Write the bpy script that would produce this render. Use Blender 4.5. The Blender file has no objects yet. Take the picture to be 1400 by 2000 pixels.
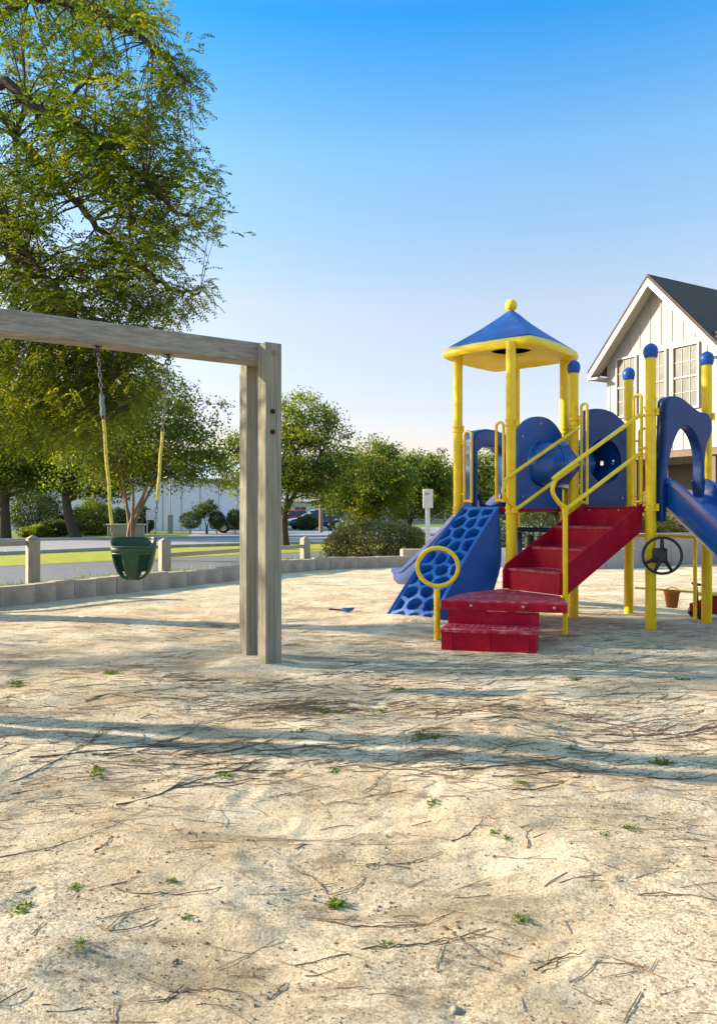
import bpy, math, random
import numpy as np
from mathutils import Vector, Matrix
R = math.radians
random.seed(7)
rng = np.random.default_rng(7)
scene = bpy.context.scene
col = scene.collection

# ---------------------------------------------------------------- camera
H = 1.25            # eye height
F = 1500.0          # focal length in px of a 2000 px tall picture
cam = bpy.data.cameras.new('camera')
cam.sensor_fit = 'VERTICAL'; cam.sensor_height = 24; cam.lens = 18
cam.clip_start = 0.05; cam.clip_end = 3000
cam_o = bpy.data.objects.new('camera', cam); col.objects.link(cam_o)
cam_o.location = (0, 0, H); cam_o.rotation_euler = (R(90), 0, 0)
scene.camera = cam_o

# ---------------------------------------------------------------- light
SUN_EL = R(21)
SUN_AZ = (-0.985, 0.17)     # where the sun stands, seen from the camera: left, a little ahead
wd = bpy.data.worlds.new('World'); scene.world = wd; wd.use_nodes = True
nt = wd.node_tree; nt.nodes.clear()
sky = nt.nodes.new('ShaderNodeTexSky'); sky.sky_type = 'NISHITA'; sky.sun_disc = False
sky.sun_elevation = SUN_EL; sky.sun_rotation = math.atan2(SUN_AZ[0], SUN_AZ[1])
sky.air_density = 1.35; sky.dust_density = 0.9; sky.ozone_density = 3.2; sky.altitude = 0
hsv = nt.nodes.new('ShaderNodeHueSaturation'); hsv.inputs['Saturation'].default_value = 1.12
bg = nt.nodes.new('ShaderNodeBackground'); bg.inputs[1].default_value = 0.15
wo = nt.nodes.new('ShaderNodeOutputWorld')
nt.links.new(sky.outputs[0], hsv.inputs['Color'])
# sky tint by height (world directions); zenith brightened to lift the shade fill
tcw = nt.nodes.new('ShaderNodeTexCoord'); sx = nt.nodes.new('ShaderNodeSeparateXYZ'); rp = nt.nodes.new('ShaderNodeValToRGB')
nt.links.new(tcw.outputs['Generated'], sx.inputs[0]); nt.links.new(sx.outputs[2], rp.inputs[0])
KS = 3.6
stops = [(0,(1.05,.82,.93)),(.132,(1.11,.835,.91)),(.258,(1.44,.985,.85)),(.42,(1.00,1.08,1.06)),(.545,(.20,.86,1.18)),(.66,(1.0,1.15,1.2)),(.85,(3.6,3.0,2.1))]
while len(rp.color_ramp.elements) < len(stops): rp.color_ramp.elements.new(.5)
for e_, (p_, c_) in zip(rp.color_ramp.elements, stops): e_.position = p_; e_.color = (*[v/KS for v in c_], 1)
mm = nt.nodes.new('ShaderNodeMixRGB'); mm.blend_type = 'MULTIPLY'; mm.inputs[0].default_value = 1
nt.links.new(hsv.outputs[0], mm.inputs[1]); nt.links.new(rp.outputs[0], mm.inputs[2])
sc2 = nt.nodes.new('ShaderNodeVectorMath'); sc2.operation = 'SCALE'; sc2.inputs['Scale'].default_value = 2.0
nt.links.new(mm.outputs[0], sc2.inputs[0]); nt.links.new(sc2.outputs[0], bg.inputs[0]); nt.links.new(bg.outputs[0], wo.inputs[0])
sl = bpy.data.lights.new('sun', 'SUN'); sl.energy = 3.6; sl.angle = R(0.9); sl.color = (1, .84, .62)
so = bpy.data.objects.new('sun', sl); col.objects.link(so)
sdir = Vector((SUN_AZ[0]*math.cos(SUN_EL), SUN_AZ[1]*math.cos(SUN_EL), math.sin(SUN_EL)))
so.rotation_euler = sdir.to_track_quat('Z', 'Y').to_euler(); so.location = (-20, 4, 10)
scene.view_settings.view_transform = 'Standard'; scene.view_settings.look = 'None'
scene.view_settings.exposure = 1.8; scene.view_settings.gamma = 1
scene.render.engine = 'CYCLES'
scene.cycles.use_denoising = True
scene.cycles.max_bounces = 8; scene.cycles.transparent_max_bounces = 8

# ---------------------------------------------------------------- helpers
def W(x, y, Y):      # a pixel of the photograph at depth Y
    return Vector(((x-700)*Y/F, Y, H-(y-1000)*Y/F))
def V(*a): return Vector(a)

def tag(o, label=None, cat=None, group=None, kind=None):
    if label: o['label'] = label
    if cat: o['category'] = cat
    if group: o['group'] = group
    if kind: o['kind'] = kind
    return o
def empty(name, loc, rz=0):
    o = bpy.data.objects.new(name, None); col.objects.link(o)
    o.location = loc; o.rotation_euler = (0, 0, rz); o.empty_display_size = .3
    return o
def wloc(o):
    v = Vector(o.location); p = o.parent
    while p is not None:
        v = v + Vector(p.location); p = p.parent
    return v

class MB:
    def __init__(s): s.v = []; s.f = []
    def add(s, vs, fs):
        n = len(s.v); s.v += [tuple(v) for v in vs]; s.f += [tuple(i+n for i in f) for f in fs]; return s
    def box(s, c, sx, sy, sz, ux=V(1,0,0), uy=V(0,1,0), uz=V(0,0,1)):
        c = Vector(c); vs = []
        for k in (-1, 1):
            for a, b in ((-1,-1),(1,-1),(1,1),(-1,1)):
                vs.append(c+ux*(a*sx/2)+uy*(b*sy/2)+uz*(k*sz/2))
        return s.add(vs, [(3,2,1,0),(4,5,6,7),(0,1,5,4),(1,2,6,5),(2,3,7,6),(3,0,4,7)])
    def hexa(s, bot, top):
        n = len(bot)
        return s.add(list(bot)+list(top), [tuple(range(n-1,-1,-1)), tuple(range(n, 2*n))]+[(i,(i+1)%n,(i+1)%n+n,i+n) for i in range(n)])
    def tube(s, pts, r, n=12, closed=False, caps=True):
        pts = [Vector(p) for p in pts]; m = len(pts)
        rs = r if isinstance(r, (list, tuple)) else [r]*m
        vs = []; prev = None
        for i, p in enumerate(pts):
            if closed: d = pts[(i+1) % m]-pts[i-1]
            else: d = pts[min(i+1, m-1)]-pts[max(i-1, 0)]
            d.normalize()
            if prev is None:
                a = V(0,0,1) if abs(d.z) < .9 else V(1,0,0)
                a = (a-d*a.dot(d)).normalized()
            else:
                a = prev-d*prev.dot(d)
                a = a.normalized() if a.length > 1e-6 else prev
            prev = a; b = d.cross(a)
            for k in range(n):
                t = 2*math.pi*k/n; vs.append(p+(a*math.cos(t)+b*math.sin(t))*rs[i])
        fs = []
        for i in range(m if closed else m-1):
            j = (i+1) % m
            for k in range(n): fs.append((i*n+k, i*n+(k+1)%n, j*n+(k+1)%n, j*n+k))
        if caps and not closed: fs += [tuple(range(n-1,-1,-1)), tuple((m-1)*n+k for k in range(n))]
        return s.add(vs, fs)
    def lathe(s, c, prof, n=20, ax=V(0,0,1)):
        c = Vector(c); ax = Vector(ax).normalized()
        a = V(1,0,0) if abs(ax.x) < .9 else V(0,1,0)
        a = (a-ax*a.dot(ax)).normalized(); b = ax.cross(a); vs = []; fs = []
        for r, z in prof:
            for k in range(n):
                t = 2*math.pi*k/n; vs.append(c+ax*z+(a*math.cos(t)+b*math.sin(t))*max(r,1e-4))
        m = len(prof)
        for i in range(m-1):
            for k in range(n): fs.append((i*n+k, i*n+(k+1)%n, (i+1)*n+(k+1)%n, (i+1)*n+k))
        fs += [tuple(range(n-1,-1,-1)), tuple((m-1)*n+k for k in range(n))]
        return s.add(vs, fs)
    def sphere(s, c, r, n=18):
        return s.lathe(c, [(r*math.sin(math.pi*i/10), -r*math.cos(math.pi*i/10)) for i in range(11)], n)
    def prism(s, outline, o, ux, uz, un, th):     # outline in (u, z), extruded by th along un, centred
        o = Vector(o); n = len(outline)
        f = [o+ux*a+uz*b-un*(th/2) for a, b in outline]; g = [p+un*th for p in f]
        return s.hexa(f, g)
    def build(s, name, mat, parent=None, smooth=40, bevel=0, seg=2, origin=None):
        vs = s.v
        if origin is None:
            c = Vector([sum(v[i] for v in vs)/len(vs) for i in range(3)])
        else: c = Vector(origin)
        me = bpy.data.meshes.new(name)
        me.from_pydata([(v[0]-c[0], v[1]-c[1], v[2]-c[2]) for v in vs], [], s.f)
        me.materials.append(mat); me.validate()
        import bmesh
        bm = bmesh.new(); bm.from_mesh(me); bmesh.ops.recalc_face_normals(bm, faces=bm.faces); bm.to_mesh(me); bm.free()
        if smooth:
            me.polygons.foreach_set('use_smooth', [True]*len(me.polygons)); me.set_sharp_from_angle(angle=R(smooth))
        o = bpy.data.objects.new(name, me); col.objects.link(o)
        if parent is not None:
            o.parent = parent; o.location = c-wloc(parent)
        else: o.location = c
        if bevel:
            m = o.modifiers.new('bevel', 'BEVEL'); m.width = bevel; m.segments = seg; m.limit_method = 'ANGLE'; m.angle_limit = R(40)
            m.harden_normals = False
        return o

def bez(pts, n=8):      # Catmull-Rom through the points
    P = [Vector(p) for p in pts]; P = [P[0]*2-P[1]]+P+[P[-1]*2-P[-2]]; out = []
    for i in range(1, len(P)-2):
        for k in range(n):
            t = k/n; a, b, c, d = P[i-1], P[i], P[i+1], P[i+2]
            out.append(.5*((2*b)+(c-a)*t+(2*a-5*b+4*c-d)*t*t+(3*b-a-3*c+d)*t**3))
    out.append(P[-2]); return out

# ---------------------------------------------------------------- materials
def mat(name, c, rough=.6, c2=None, scale=4, bump=0, bscale=30, metal=0, spec=.5, detail=6, coat=0, stretch=None, thr=(.35,.65)):
    m = bpy.data.materials.new(name); m.use_nodes = True; n = m.node_tree; p = n.nodes['Principled BSDF']
    p.inputs['Base Color'].default_value = (*c, 1); p.inputs['Roughness'].default_value = rough
    p.inputs['Metallic'].default_value = metal; p.inputs['Specular IOR Level'].default_value = spec
    p.inputs['Coat Weight'].default_value = coat
    tc = n.nodes.new('ShaderNodeTexCoord'); mp = n.nodes.new('ShaderNodeMapping')
    n.links.new(tc.outputs['Object'], mp.inputs[0])
    if stretch: mp.inputs['Scale'].default_value = stretch
    if c2:
        t = n.nodes.new('ShaderNodeTexNoise'); t.inputs['Scale'].default_value = scale; t.inputs['Detail'].default_value = detail
        t.inputs['Roughness'].default_value = .65
        r = n.nodes.new('ShaderNodeValToRGB'); r.color_ramp.elements[0].position = thr[0]; r.color_ramp.elements[1].position = thr[1]
        r.color_ramp.elements[0].color = (*c, 1); r.color_ramp.elements[1].color = (*c2, 1)
        n.links.new(mp.outputs[0], t.inputs['Vector']); n.links.new(t.outputs[0], r.inputs[0]); n.links.new(r.outputs[0], p.inputs['Base Color'])
    if bump:
        t = n.nodes.new('ShaderNodeTexNoise'); t.inputs['Scale'].default_value = bscale; t.inputs['Detail'].default_value = 6
        b = n.nodes.new('ShaderNodeBump'); b.inputs['Strength'].default_value = bump; b.inputs['Distance'].default_value = .02
        n.links.new(mp.outputs[0], t.inputs['Vector']); n.links.new(t.outputs[0], b.inputs['Height']); n.links.new(b.outputs[0], p.inputs['Normal'])
    return m

def leaf_mat(name, c1, c2, c3, trans=.45):
    m = bpy.data.materials.new(name); m.use_nodes = True; n = m.node_tree; n.nodes.clear()
    at = n.nodes.new('ShaderNodeAttribute'); at.attribute_name = 'tone'
    r = n.nodes.new('ShaderNodeValToRGB'); r.color_ramp.elements[0].color = (*c1, 1); r.color_ramp.elements[1].color = (*c3, 1)
    e = r.color_ramp.elements.new(.5); e.color = (*c2, 1)
    d = n.nodes.new('ShaderNodeBsdfPrincipled'); d.inputs['Roughness'].default_value = .5; d.inputs['Specular IOR Level'].default_value = .35
    t = n.nodes.new('ShaderNodeBsdfTranslucent'); mx = n.nodes.new('ShaderNodeMixShader'); mx.inputs[0].default_value = trans
    g = n.nodes.new('ShaderNodeMixRGB'); g.blend_type = 'MULTIPLY'; g.inputs[0].default_value = 1; g.inputs[2].default_value = (1.9, 1.7, .5, 1)
    o = n.nodes.new('ShaderNodeOutputMaterial')
    n.links.new(at.outputs['Fac'], r.inputs[0]); n.links.new(r.outputs[0], d.inputs['Base Color']); n.links.new(r.outputs[0], g.inputs[1])
    n.links.new(g.outputs[0], t.inputs['Color']); n.links.new(d.outputs[0], mx.inputs[1]); n.links.new(t.outputs[0], mx.inputs[2])
    n.links.new(mx.outputs[0], o.inputs[0])
    return m

M = {}
M['yellow'] = mat('yellow_paint', (.84,.58,.002), .36, (.76,.50,.005), 7, .03, 60, thr=(.45,.62), coat=.1, spec=.4)
M['yplastic'] = mat('yellow_plastic', (.84,.60,.003), .42, (.76,.52,.004), 3, .02, 40)
M['blue'] = mat('blue_plastic', (.002,.060,.28), .38, (.003,.080,.34), 3, .03, 30, spec=.35)
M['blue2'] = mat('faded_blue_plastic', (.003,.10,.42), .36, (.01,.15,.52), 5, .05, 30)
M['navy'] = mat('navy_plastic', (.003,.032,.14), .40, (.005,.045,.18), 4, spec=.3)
M['slideb'] = mat('glossy_blue_plastic', (.002,.065,.29), .24, (.004,.085,.36), 3, .02, 20, coat=.15)
M['slideg'] = mat('sky_toned_blue_plastic', (.02,.05,.20), .3, (.04,.08,.26), 3, coat=.2)  # greyer blue: the grey sky reflection is painted into the colour
M['red'] = mat('red_coating', (.33,.0012,.018), .5, (.40,.015,.04), 8, .05, 90, thr=(.5,.7), spec=.16)
M['redtop'] = mat('worn_red_tread', (.32,.008,.028), .5, (.52,.20,.20), 14, .12, 120, thr=(.47,.75), spec=.35)
M['black'] = mat('black_plastic', (.012,.013,.018), .4)
M['wood'] = mat('weathered_wood', (.17,.16,.12), .85, (.33,.31,.23), 5, .6, 20, stretch=(11,11,.3), thr=(.36,.62))
M['woodb'] = mat('weathered_beam', (.19,.18,.15), .85, (.34,.31,.25), 5, .6, 20, stretch=(.5,2,9), thr=(.36,.62))
M['woodd'] = mat('dark_hole', (.01,.009,.008), .9)
M['steel'] = mat('galvanised_steel', (.35,.35,.34), .4, metal=.9)
M['green'] = mat('green_rubber', (.010,.048,.016), .5, (.018,.066,.022), 8, .05, 60)
M['chain'] = mat('chain_steel', (.30,.29,.26), .5, (.2,.16,.12), 20, metal=.6)
M['sleeve'] = mat('yellow_vinyl_sleeve', (.55,.46,.02), .5, (.42,.38,.05), 12)
M['gsleeve'] = mat('grey_sleeve', (.12,.18,.17), .6)
M['conc'] = mat('edging_concrete', (.46,.385,.31), .9, (.27,.22,.175), 2.2, .7, 30, detail=12)
M['conc2'] = mat('retaining_concrete', (.42,.385,.34), .9, (.33,.31,.285), 2.5, .2, 40)
M['concg'] = mat('grey_block', (.30,.30,.285), .9, (.32,.33,.32), 3, .3, 40)
M['fpost'] = mat('fence_wood', (.36,.33,.25), .9, (.25,.23,.18), 6, .3, 40, stretch=(5,5,.7))
M['bark'] = mat('bark', (.045,.033,.024), .95, (.10,.078,.055), 9, .8, 30, stretch=(4,4,1))
M['bark2'] = mat('smooth_tan_bark', (.30,.19,.10), .8, (.16,.10,.06), 6, .3, 20, stretch=(4,4,.8))
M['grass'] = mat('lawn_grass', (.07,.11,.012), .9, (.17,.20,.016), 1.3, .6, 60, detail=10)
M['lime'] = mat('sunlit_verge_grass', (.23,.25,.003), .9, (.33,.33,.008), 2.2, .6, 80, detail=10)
M['asph'] = mat('asphalt', (.115,.115,.125), .85, (.15,.15,.155), 3, .2, 120)
M['asph2'] = mat('pale_road', (.22,.21,.215), .85, (.27,.26,.255), 1.5, .2, 120)
M['kerb'] = mat('kerb_concrete', (.42,.40,.37), .9, (.34,.33,.31), 3)
M['siding'] = mat('cream_siding', (.355,.34,.315), .7, (.33,.315,.29), 2)
M['trim'] = mat('white_trim', (.43,.40,.36), .55)
M['soffit'] = mat('soffit_board', (.40,.365,.32), .7)
M['shingle'] = mat('dark_shingle', (.048,.036,.028), .9, (.09,.068,.052), 18, .5, 60)
M['brownwood'] = mat('brown_awning_wood', (.12,.085,.06), .8, (.17,.12,.085), 6)
M['glass'] = mat('window_glass', (.05,.06,.06), .08, spec=.8)
M['curtain'] = mat('window_blind', (.14,.145,.135), .5, (.08,.085,.08), 3, spec=.3)
M['bwhite'] = mat('pale_blue_white_siding', (.80,.79,.83), .7, (.74,.74,.79), 1.5)
M['white'] = mat('white_board', (.66,.64,.60), .6, (.56,.54,.50), 6)
M['tyre'] = mat('tyre_rubber', (.015,.015,.015), .8)
M['rim'] = mat('wheel_rim', (.45,.45,.45), .35, metal=.8)
M['carblue'] = mat('dark_blue_car_paint', (.012,.025,.10), .25, coat=.6)
M['carred'] = mat('red_car_paint', (.35,.01,.03), .25, coat=.6)
M['carblack'] = mat('black_car_paint', (.015,.014,.016), .25, coat=.6)
M['carglass'] = mat('car_glass', (.03,.04,.05), .08, spec=.8)
M['lamp'] = mat('head_lamp', (.75,.75,.72), .2)
M['tail'] = mat('tail_lamp', (.35,.01,.01), .25)
M['orange'] = mat('orange_plastic', (.45,.17,.02), .5, (.36,.13,.02), 8)
M['twig'] = mat('dry_twig', (.10,.062,.035), .9, (.17,.11,.065), 14)
M['straw'] = mat('pine_straw', (.17,.095,.045), .85, (.10,.065,.04), 2)
M['bits'] = mat('leaf_crumbs', (.10,.07,.045), .95, (.22,.15,.08), 3)
M['stone'] = mat('pebble', (.28,.25,.22), .8, (.16,.14,.12), 9)
M['leafA'] = leaf_mat('locust_leaf', (.045,.085,.010), (.095,.145,.012), (.25,.25,.018), .48)
M['leafB'] = leaf_mat('myrtle_leaf', (.038,.075,.014), (.10,.15,.018), (.29,.30,.022), .45)
M['leafC'] = leaf_mat('hedge_leaf', (.050,.062,.016), (.13,.13,.030), (.28,.23,.05), .25)
M['leafD'] = leaf_mat('dark_leaf', (.018,.042,.010), (.042,.080,.015), (.12,.16,.022), .3)
M['leafG'] = leaf_mat('weed_leaf', (.05,.10,.012), (.09,.16,.016), (.18,.24,.02), .35)

# ---------------------------------------------------------------- numpy noise
_NT = {}
def vnoise(x, y, s, seed):
    g = _NT.get(seed)
    if g is None: g = _NT[seed] = np.random.default_rng(seed).random((256, 256))
    x = x*s+100; y = y*s+100
    xi = np.floor(x).astype(int); yi = np.floor(y).astype(int); fx = x-xi; fy = y-yi
    fx = fx*fx*(3-2*fx); fy = fy*fy*(3-2*fy); a = lambda i, j: g[(xi+i) % 256, (yi+j) % 256]
    return (a(0,0)*(1-fx)*(1-fy)+a(1,0)*fx*(1-fy)+a(0,1)*(1-fx)*fy+a(1,1)*fx*fy)-.5

def sand_h(x, y):
    x = np.asarray(x, float); y = np.asarray(y, float)
    h = vnoise(x, y, .5, 1)*.08+vnoise(x, y, 1.3, 2)*.075+vnoise(x*.8, y, 2.9, 3)*.045+vnoise(x*.8, y, 6.1, 4)*.022+vnoise(x, y, 14, 5)*.008
    m = np.clip(vnoise(x, y, 1.1, 9)+.35, 0, 1)
    h += m*(vnoise(x, y, 28, 6)*.008+vnoise(x, y, 60, 7)*.005)
    near = np.clip((9-y)/7, .35, 1)
    return h*near+.012

def sheet(name, X, Y, Z, mt, keep=None):
    ny, nx = X.shape; me = bpy.data.meshes.new(name)
    idx = np.arange(nx*ny).reshape(ny, nx)
    q = np.stack([idx[:-1,:-1], idx[:-1,1:], idx[1:,1:], idx[1:,:-1]], -1).reshape(-1, 4)
    if keep is not None:
        cx = (X[:-1,:-1]+X[1:,1:])/2; cy = (Y[:-1,:-1]+Y[1:,1:])/2; q = q[keep(cx, cy).reshape(-1)]
    quads_mesh(me, np.stack([X, Y, Z], -1).reshape(-1, 3), q)
    me.materials.append(mt); me.polygons.foreach_set('use_smooth', np.ones(len(q), bool))
    o = bpy.data.objects.new(name, me); col.objects.link(o); return o
def quads_mesh(me, v, q):
    me.vertices.add(len(v)); me.vertices.foreach_set('co', np.ascontiguousarray(v, np.float32).reshape(-1))
    me.loops.add(q.size); me.loops.foreach_set('vertex_index', q.reshape(-1).astype(np.int32))
    me.polygons.add(len(q)); me.polygons.foreach_set('loop_start', np.arange(0, q.size, 4, dtype=np.int32))
    me.update(calc_edges=True); me.validate()

# ---------------------------------------------------------------- ground
WALL = [(-7.9,-8),(-7.6,3),(-7.2,6.5),(-6,8.7),(-4.70,10.1),(-4.40,10.5),(-4.09,11.1),(-3.67,11.7),(-3.08,12.5),(-2.62,13.2),(-2.16,14.1),(-1.65,15.4),(-.9,16.3),(0,16.9),(.9,17.3),(1.9,17.6),(3.2,17.4),(4.7,16.7),(6.4,17.2),(8.1,18.4),(14,18.6)]
WX = np.array([p[0] for p in WALL]); WY = np.array([p[1] for p in WALL])
def inside(cx, cy): return (cy < np.interp(cx, WX, WY)+.03) & (cx > -13)
g = MB()
NG = 24
gx = [-900,-300,-120,-60,-30,-14,14,30,60,120,300,900]; gy = [-60,-12,0,10,20,35,60,110,250,700,2200]
vs = [(x, y, -.05) for y in gy for x in gx]; n = len(gx)
g.add(vs, [(j*n+i, j*n+i+1, (j+1)*n+i+1, (j+1)*n+i) for j in range(len(gy)-1) for i in range(n-1)])
tag(g.build('ground', M['grass'], smooth=0), kind='structure')

def sand_mat():
    m = bpy.data.materials.new('sand'); m.use_nodes = True; n = m.node_tree; L = n.links; p = n.nodes['Principled BSDF']
    p.inputs['Roughness'].default_value = .95; p.inputs['Specular IOR Level'].default_value = .15
    tc = n.nodes.new('ShaderNodeTexCoord')
    def noise(s, d=6, r=.6, st=None):
        t = n.nodes.new('ShaderNodeTexNoise'); t.inputs['Scale'].default_value = s; t.inputs['Detail'].default_value = d; t.inputs['Roughness'].default_value = r
        if st:
            mp = n.nodes.new('ShaderNodeMapping'); mp.inputs['Scale'].default_value = st; L.new(tc.outputs['Object'], mp.inputs[0]); L.new(mp.outputs[0], t.inputs['Vector'])
        else: L.new(tc.outputs['Object'], t.inputs['Vector'])
        return t
    def ramp(t, a, b, ca, cb):
        r = n.nodes.new('ShaderNodeValToRGB'); r.color_ramp.elements[0].position = a; r.color_ramp.elements[1].position = b
        r.color_ramp.elements[0].color = (*ca, 1); r.color_ramp.elements[1].color = (*cb, 1); L.new(t.outputs[0], r.inputs[0]); return r
    def mix(f, a, b, fac=None, mode='MIX'):
        x = n.nodes.new('ShaderNodeMixRGB'); x.blend_type = mode
        if f is None: x.inputs[0].default_value = fac
        else: L.new(f.outputs[0], x.inputs[0])
        for i, c in ((1, a), (2, b)):
            if isinstance(c, tuple): x.inputs[i].default_value = (*c, 1)
            else: L.new(c.outputs[0], x.inputs[i])
        return x
    base = ramp(noise(1.6, 8), .40, .60, (.64,.515,.345), (.87,.745,.555))
    B1 = (0,0,0); W1 = (1,1,1)
    c = mix(ramp(noise(.9, 8, .72, (1,1.8,1)), .50, .62, B1, (.5,.5,.5)), base, (.56,.40,.23))     # tan stains
    c = mix(ramp(noise(1.9, 12, .78, (.55,1.7,1)), .525, .60, B1, (.60,.60,.60)), c, (.27,.225,.155))
    c = mix(ramp(noise(6.5, 10, .8, (.5,1.2,1)), .545, .61, B1, (.62,.62,.62)), c, (.25,.19,.12))        # dirt
    gm = mix(None, ramp(noise(62, 5, .85), .50, .57, B1, (.8,.8,.8)), ramp(noise(1.4, 6, .65), .42, .56, (.15,.15,.15), W1), 1, 'MULTIPLY')
    c = mix(gm, c, (.30,.22,.13))         # crumbs
    gr = ramp(noise(130, 4, .85), .40, .60, (.66,.61,.54), (1.13,1.13,1.13))
    c = mix(None, c, gr, 1, 'MULTIPLY')
    L.new(c.outputs[0], p.inputs['Base Color'])
    b1 = n.nodes.new('ShaderNodeBump'); b1.inputs['Strength'].default_value = .9; b1.inputs['Distance'].default_value = .016
    L.new(noise(75, 8, .8).outputs[0], b1.inputs['Height'])
    b2 = n.nodes.new('ShaderNodeBump'); b2.inputs['Strength'].default_value = .8; b2.inputs['Distance'].default_value = .05
    L.new(noise(9, 6, .65).outputs[0], b2.inputs['Height']); L.new(b1.outputs[0], b2.inputs['Normal']); L.new(b2.outputs[0], p.inputs['Normal'])
    return m
ys = [-8,-6,-4,-3,-2,-1.4,-.9,-.5,-.2,0,.2,.4,.6,.8,1.0]; y = 1.0; d = .013
while y < 19.2: y += d; d = .012*max(1, y/1.9)**1.15; ys.append(y)
xs = np.concatenate([np.arange(-14, -8, .15), np.arange(-8, -4.5, .05), np.arange(-4.5, 4.5, .022), np.arange(4.5, 9, .045), np.arange(9, 14, .2)])
X, Y = np.meshgrid(xs, np.array(ys))
edge = np.clip((np.interp(X, WX, WY)-Y)/1.2, 0, 1)
Z = sand_h(X, Y)*(.4+.6*edge)
fr_ = np.random.default_rng(77)      # footprints and scuffs
for _ in range(620):
    fx, fy = fr_.uniform(-4.5, 6.5), 1.2+9.5*fr_.random()**1.4; a_ = fr_.uniform(0, 3.14); L_, w_ = fr_.uniform(.08, .16), fr_.uniform(.035, .06)
    i0, i1 = np.searchsorted(xs, [fx-.35, fx+.35]); j0, j1 = np.searchsorted(np.array(ys), [fy-.35, fy+.35])
    dx = X[j0:j1,i0:i1]-fx; dy = Y[j0:j1,i0:i1]-fy; u_ = (dx*math.cos(a_)+dy*math.sin(a_))/L_; v_ = (-dx*math.sin(a_)+dy*math.cos(a_))/w_; q_ = u_*u_+v_*v_
    Z[j0:j1,i0:i1] += fr_.uniform(.002, .009)*(-np.exp(-q_*1.6)+.55*np.exp(-(np.sqrt(q_)-1.35)**2*5))
# scour hollows and heaps round the posts
for (px, py, rr, hh) in ((-.78,6.2,.35,.03),(-.95,6.55,.3,.03),(.6,8.7,.7,.07),(1.7,6.8,.4,-.02),(3.1,8.1,.3,-.02)):
    Z += hh*np.exp(-((X-px)**2+(Y-py)**2)/(rr*rr))
tag(sheet('sand', X, Y, Z, sand_mat(), inside), kind='structure')
def sz(x, y): return float(sand_h(np.array([x]), np.array([y]))[0])

def ribbon(name, near, far, z, m, kind='structure'):
    b = MB(); n = len(near)
    b.add([(p[0], p[1], z) for p in near]+[(p[0], p[1], z) for p in far], [(i, i+1, n+i+1, n+i) for i in range(n-1)])
    return tag(b.build(name, m, smooth=0), kind=kind)
def G(x, y): 
    Y = F*H/(y-1000.0); return ((x-700)*Y/F, Y)
# path in front of the verge, verge, road and far verge: each a sheet a few mm over the one below
ribbon('path', [(-26,5),(-13,9.3),(-6.6,13.2),(-4.2,16.2),(-2.2,18.8),(3,21.5),(30,25)], [(-26,10.5),(-13,15),(-8.4,18.3),(-5.2,21.6),(-1.4,25),(5,28),(30,33)], -.042, M['asph'])
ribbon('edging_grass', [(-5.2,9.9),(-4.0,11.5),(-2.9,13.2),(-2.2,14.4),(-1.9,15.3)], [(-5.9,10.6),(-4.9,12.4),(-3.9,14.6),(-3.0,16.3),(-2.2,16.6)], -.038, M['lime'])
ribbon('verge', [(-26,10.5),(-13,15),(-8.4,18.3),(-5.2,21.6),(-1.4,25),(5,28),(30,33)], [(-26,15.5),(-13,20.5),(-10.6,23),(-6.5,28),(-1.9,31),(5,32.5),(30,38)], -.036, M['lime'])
ribbon('road', [(-60,6),(-26,15.5),(-13,20.5),(-10.6,23),(-6.5,28),(-1.9,31),(5,32.5),(30,38)], [(-60,22),(-30,29),(-16,33.5),(-9,37),(-2.5,39),(5,41),(30,47)], -.030, M['asph2'])
ribbon('parking_lane', [(-9,40.5),(-3,42),(5,47),(40,62)], [(-12,56),(-4,60),(8,66),(40,84)], -.034, M['asph2'])
kb = MB()
def kerbline(pts):
    for a, b in zip(pts[:-1], pts[1:]):
        a = V(a[0], a[1], 0); b = V(b[0], b[1], 0); d = (b-a); l = d.length; d.normalize()
        kb.box((a+b)/2+V(0,0,.01), l, .15, .13, d, V(-d.y, d.x, 0))
kerbline([(-26,15.5),(-13,20.5),(-10.6,23),(-6.5,28),(-1.9,31),(5,32.5),(30,38)])
kerbline([(-30,29.1),(-16,33.6),(-9,37.1),(-2.5,39.1),(5,41.1),(30,47.1)])
tag(kb.build('kerb', M['kerb'], bevel=.02), kind='structure')

# ---------------------------------------------------------------- sandpit edging walls
ed = empty('sandpit_edging', (-3.6, 11.8, 0)); tag(ed, 'low grey concrete edging wall of upright slabs curving round the left of the sand', 'edging wall')
pts = []
for a, b in zip(WALL[1:17], WALL[2:17]):
    n = max(1, int(round(math.dist(a, b)/.42)))
    for k in range(n): pts.append((a[0]+(b[0]-a[0])*k/n, a[1]+(b[1]-a[1])*k/n))
for i, (a, b) in enumerate(zip(pts[:-1], pts[1:])):
    a = V(a[0], a[1], 0); b = V(b[0], b[1], 0); d = b-a; l = d.length; d.normalize(); nn = V(-d.y, d.x, 0)
    h = .265+random.uniform(-.016, .016); s = MB()
    s.box((a+b)/2+nn*(.09+random.uniform(-.006,.006))+V(0,0,h/2-.06), l-.004, .17, h+.12, d, nn)
    s.build('slab', M['conc'], ed, bevel=.006)

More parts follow.
